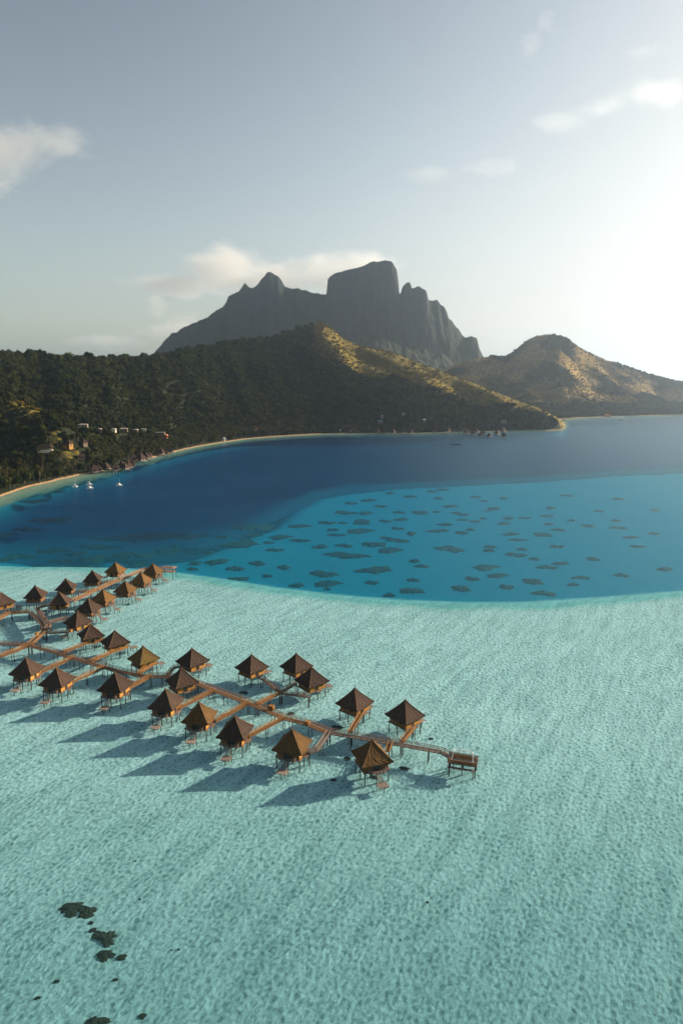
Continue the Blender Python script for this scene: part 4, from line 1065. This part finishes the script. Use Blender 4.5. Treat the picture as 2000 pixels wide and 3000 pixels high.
# ------------------------------------------------------------------ clouds (volumes above the haze)
def cloud(name, px, py, dist, wpx, hpx, lobes, dens, label, depth=None, sharp=.35, nscale=2.2, anis=.55):
    x, z = at_y(px, py, dist); w = wpx / 2000 * dist * 1.02; h = hpx / 2000 * dist; dp = depth or w * .4
    z = max(z, 760 + h / 2)
    b = MB(); b.box((0, 0, 0), (2, 2, 2)); 
    k = NT(name); tc_ = k.n('ShaderNodeTexCoord').outputs['Object']
    cur = None
    for (lx, lz, lw, lh) in lobes:
        mp_ = k.mapping(tc_, (1 / lw, 1.0 / .8, 1 / lh), (0, 0, 0), (-lx / lw, 0, -lz / lh))
        ln = k.n('ShaderNodeVectorMath', operation='LENGTH'); k.l(mp_, ln.inputs[0]); v = k.math('SUBTRACT', 1.0, ln.outputs['Value'])
        cur = v if cur is None else k.math('SMOOTH_MAX', cur, v, .25)
    asp = h / w
    nz = k.noise(k.mapping(tc_, (1, .6, max(asp * 1.6, .35))), nscale, 9, .64, .5)
    dv = k.math('ADD', cur, k.math('MULTIPLY', k.math('SUBTRACT', nz, .55), 2.5))
    den = k.math('MULTIPLY', k.rng(dv, 0, sharp * 2, 0, 1, True), dens)
    vol = k.n('ShaderNodeVolumePrincipled', i_Anisotropy=anis); vol.inputs['Color'].default_value = (1, 1, 1, 1); k.l(den, vol.inputs['Density'])
    k.l(vol.outputs[0], k.out.inputs['Volume'])
    o = b.build('cloud', k.m); o.location = (x, dist, z); o.scale = (w / 2, dp / 2, h / 2)
    tag(o, label, 'cloud', kind='structure'); return o
cloud('c1', 770, 800, 8000, 840, 250, [(-.62, -.25, .40, .32), (-.25, .18, .36, .62), (.05, -.15, .6, .42), (.45, -.05, .5, .5)], .0032, 'long soft white cloud lying behind the mountain summit')
cloud('c2', 500, 925, 12000, 200, 160, [(-.35, .3, .45, .5), (.35, -.35, .6, .5)], .0030, 'small bright cloud left of the mountain')
cloud('c3', 370, 990, 20000, 480, 110, [(-.2, -.2, .7, .5), (.5, .2, .5, .6)], .0013, 'low pale cloud bank above the left ridge')
cloud('c4', 60, 430, 5200, 560, 300, [(-.2, 0, .7, .6), (.35, .05, .45, .35)], .0032, 'thin soft cloud at the left edge of the sky', nscale=1.6)
cloud('c5', 0, 545, 5200, 130, 110, [(0, 0, .8, .8)], .004, 'small white cloud cut by the left edge')
cloud('c6', 1565, 105, 4200, 150, 170, [(-.1, -.2, .5, .6), (.35, .4, .5, .4)], .0009, 'small wispy cloud near the top right')
cloud('c7', 1760, 315, 5200, 480, 190, [(-.5, -.35, .45, .3), (0, 0, .35, .3), (.5, .35, .5, .45)], .0006, 'string of small wispy clouds on the right')
cloud('c8', 1340, 500, 6500, 380, 110, [(-.4, -.1, .5, .5), (.4, .1, .5, .5)], .0005, 'faint thin clouds above the summit block')
cloud('c9', 1880, 150, 6000, 160, 90, [(0, 0, .8, .5)], .0005, 'very faint wisp at the top right')

# ------------------------------------------------------------------ haze
b = MB(); b.box((0, 0, 0), (2, 2, 2))
k = NT('haze'); v = k.n('ShaderNodeVolumePrincipled', i_Density=6.8e-5, i_Anisotropy=.80); v.inputs['Color'].default_value = (.62, .77, .95, 1)
k.l(v.outputs[0], k.out.inputs['Volume'])
o = b.build('haze', k.m); zb, zt = -30.0, 748.0
o.location = (0, 15000, (zb + zt) / 2); o.scale = (33000, 20000, (zt - zb) / 2)
tag(o, 'thin pale haze over the lagoon', kind='stuff')

# ------------------------------------------------------------------ light
EL, AZ = R(18.5), R(65.0)
sd = Vector((math.sin(AZ) * math.cos(EL), math.cos(AZ) * math.cos(EL), math.sin(EL)))
su = bpy.data.lights.new('sun', 'SUN'); su.energy = 5.0; su.angle = R(.55); su.color = (1.0, .82, .61)
so = bpy.data.objects.new('sun', su); C.objects.link(so); so.rotation_euler = sd.to_track_quat('Z', 'Y').to_euler()
W = bpy.data.worlds.new('World'); S.world = W; W.use_nodes = True
nt = W.node_tree; nt.nodes.clear()
sk = nt.nodes.new('ShaderNodeTexSky'); sk.sky_type = 'NISHITA'; sk.sun_disc = False; sk.sun_elevation = EL; sk.sun_rotation = AZ; sk.altitude = 100; sk.air_density = 1.0; sk.dust_density = 1.5; sk.ozone_density = 1.0
hsv = nt.nodes.new('ShaderNodeHueSaturation'); hsv.inputs['Saturation'].default_value = .55; nt.links.new(sk.outputs[0], hsv.inputs['Color'])
bg = nt.nodes.new('ShaderNodeBackground'); bg.inputs[1].default_value = .05; gm_ = nt.nodes.new('ShaderNodeGamma'); gm_.inputs[1].default_value = 1.62; nt.links.new(hsv.outputs[0], gm_.inputs[0])
ml = nt.nodes.new('ShaderNodeMix'); ml.data_type = 'RGBA'; ml.blend_type = 'MULTIPLY'; ml.inputs[0].default_value = 1; nt.links.new(gm_.outputs[0], ml.inputs[6]); ml.inputs[7].default_value = (.64, .605, .52, 1)
sx_ = nt.nodes.new('ShaderNodeSeparateColor'); cx_ = nt.nodes.new('ShaderNodeCombineColor'); nt.links.new(ml.outputs[2], sx_.inputs[0])
def wm(op, a, b_):
    q = nt.nodes.new('ShaderNodeMath'); q.operation = op
    for i, v in enumerate((a, b_)):
        if isinstance(v, bpy.types.NodeSocket): nt.links.new(v, q.inputs[i])
        else: q.inputs[i].default_value = v
    return q.outputs[0]
for i in range(3):                                          # soft shoulder, as a camera rolls off the bright sky by the sun
    Mx = (8.2, 8.0, 7.9)[i]; v = sx_.outputs[i]
    nt.links.new(wm('DIVIDE', v, wm('POWER', wm('ADD', 1.0, wm('POWER', wm('DIVIDE', v, Mx), 3.0)), 1 / 3)), cx_.inputs[i])
nt.links.new(cx_.outputs[0], bg.inputs[0])
wo = nt.nodes.new('ShaderNodeOutputWorld'); nt.links.new(bg.outputs[0], wo.inputs[0])

S.view_settings.view_transform = 'Standard'; S.view_settings.look = 'None'; S.view_settings.gamma = 1; S.view_settings.exposure = 1.38
S.render.engine = 'CYCLES'
c = S.cycles; c.max_bounces = 8; c.diffuse_bounces = 2; c.glossy_bounces = 2; c.transmission_bounces = 4; c.volume_bounces = 1; c.transparent_max_bounces = 12
c.use_denoising = True; c.denoiser = 'OPENIMAGEDENOISE'; c.use_adaptive_sampling = True; c.adaptive_threshold = .015
c.volume_step_rate = 1.0; c.volume_max_steps = 72; c.caustics_reflective = False; c.caustics_refractive = False
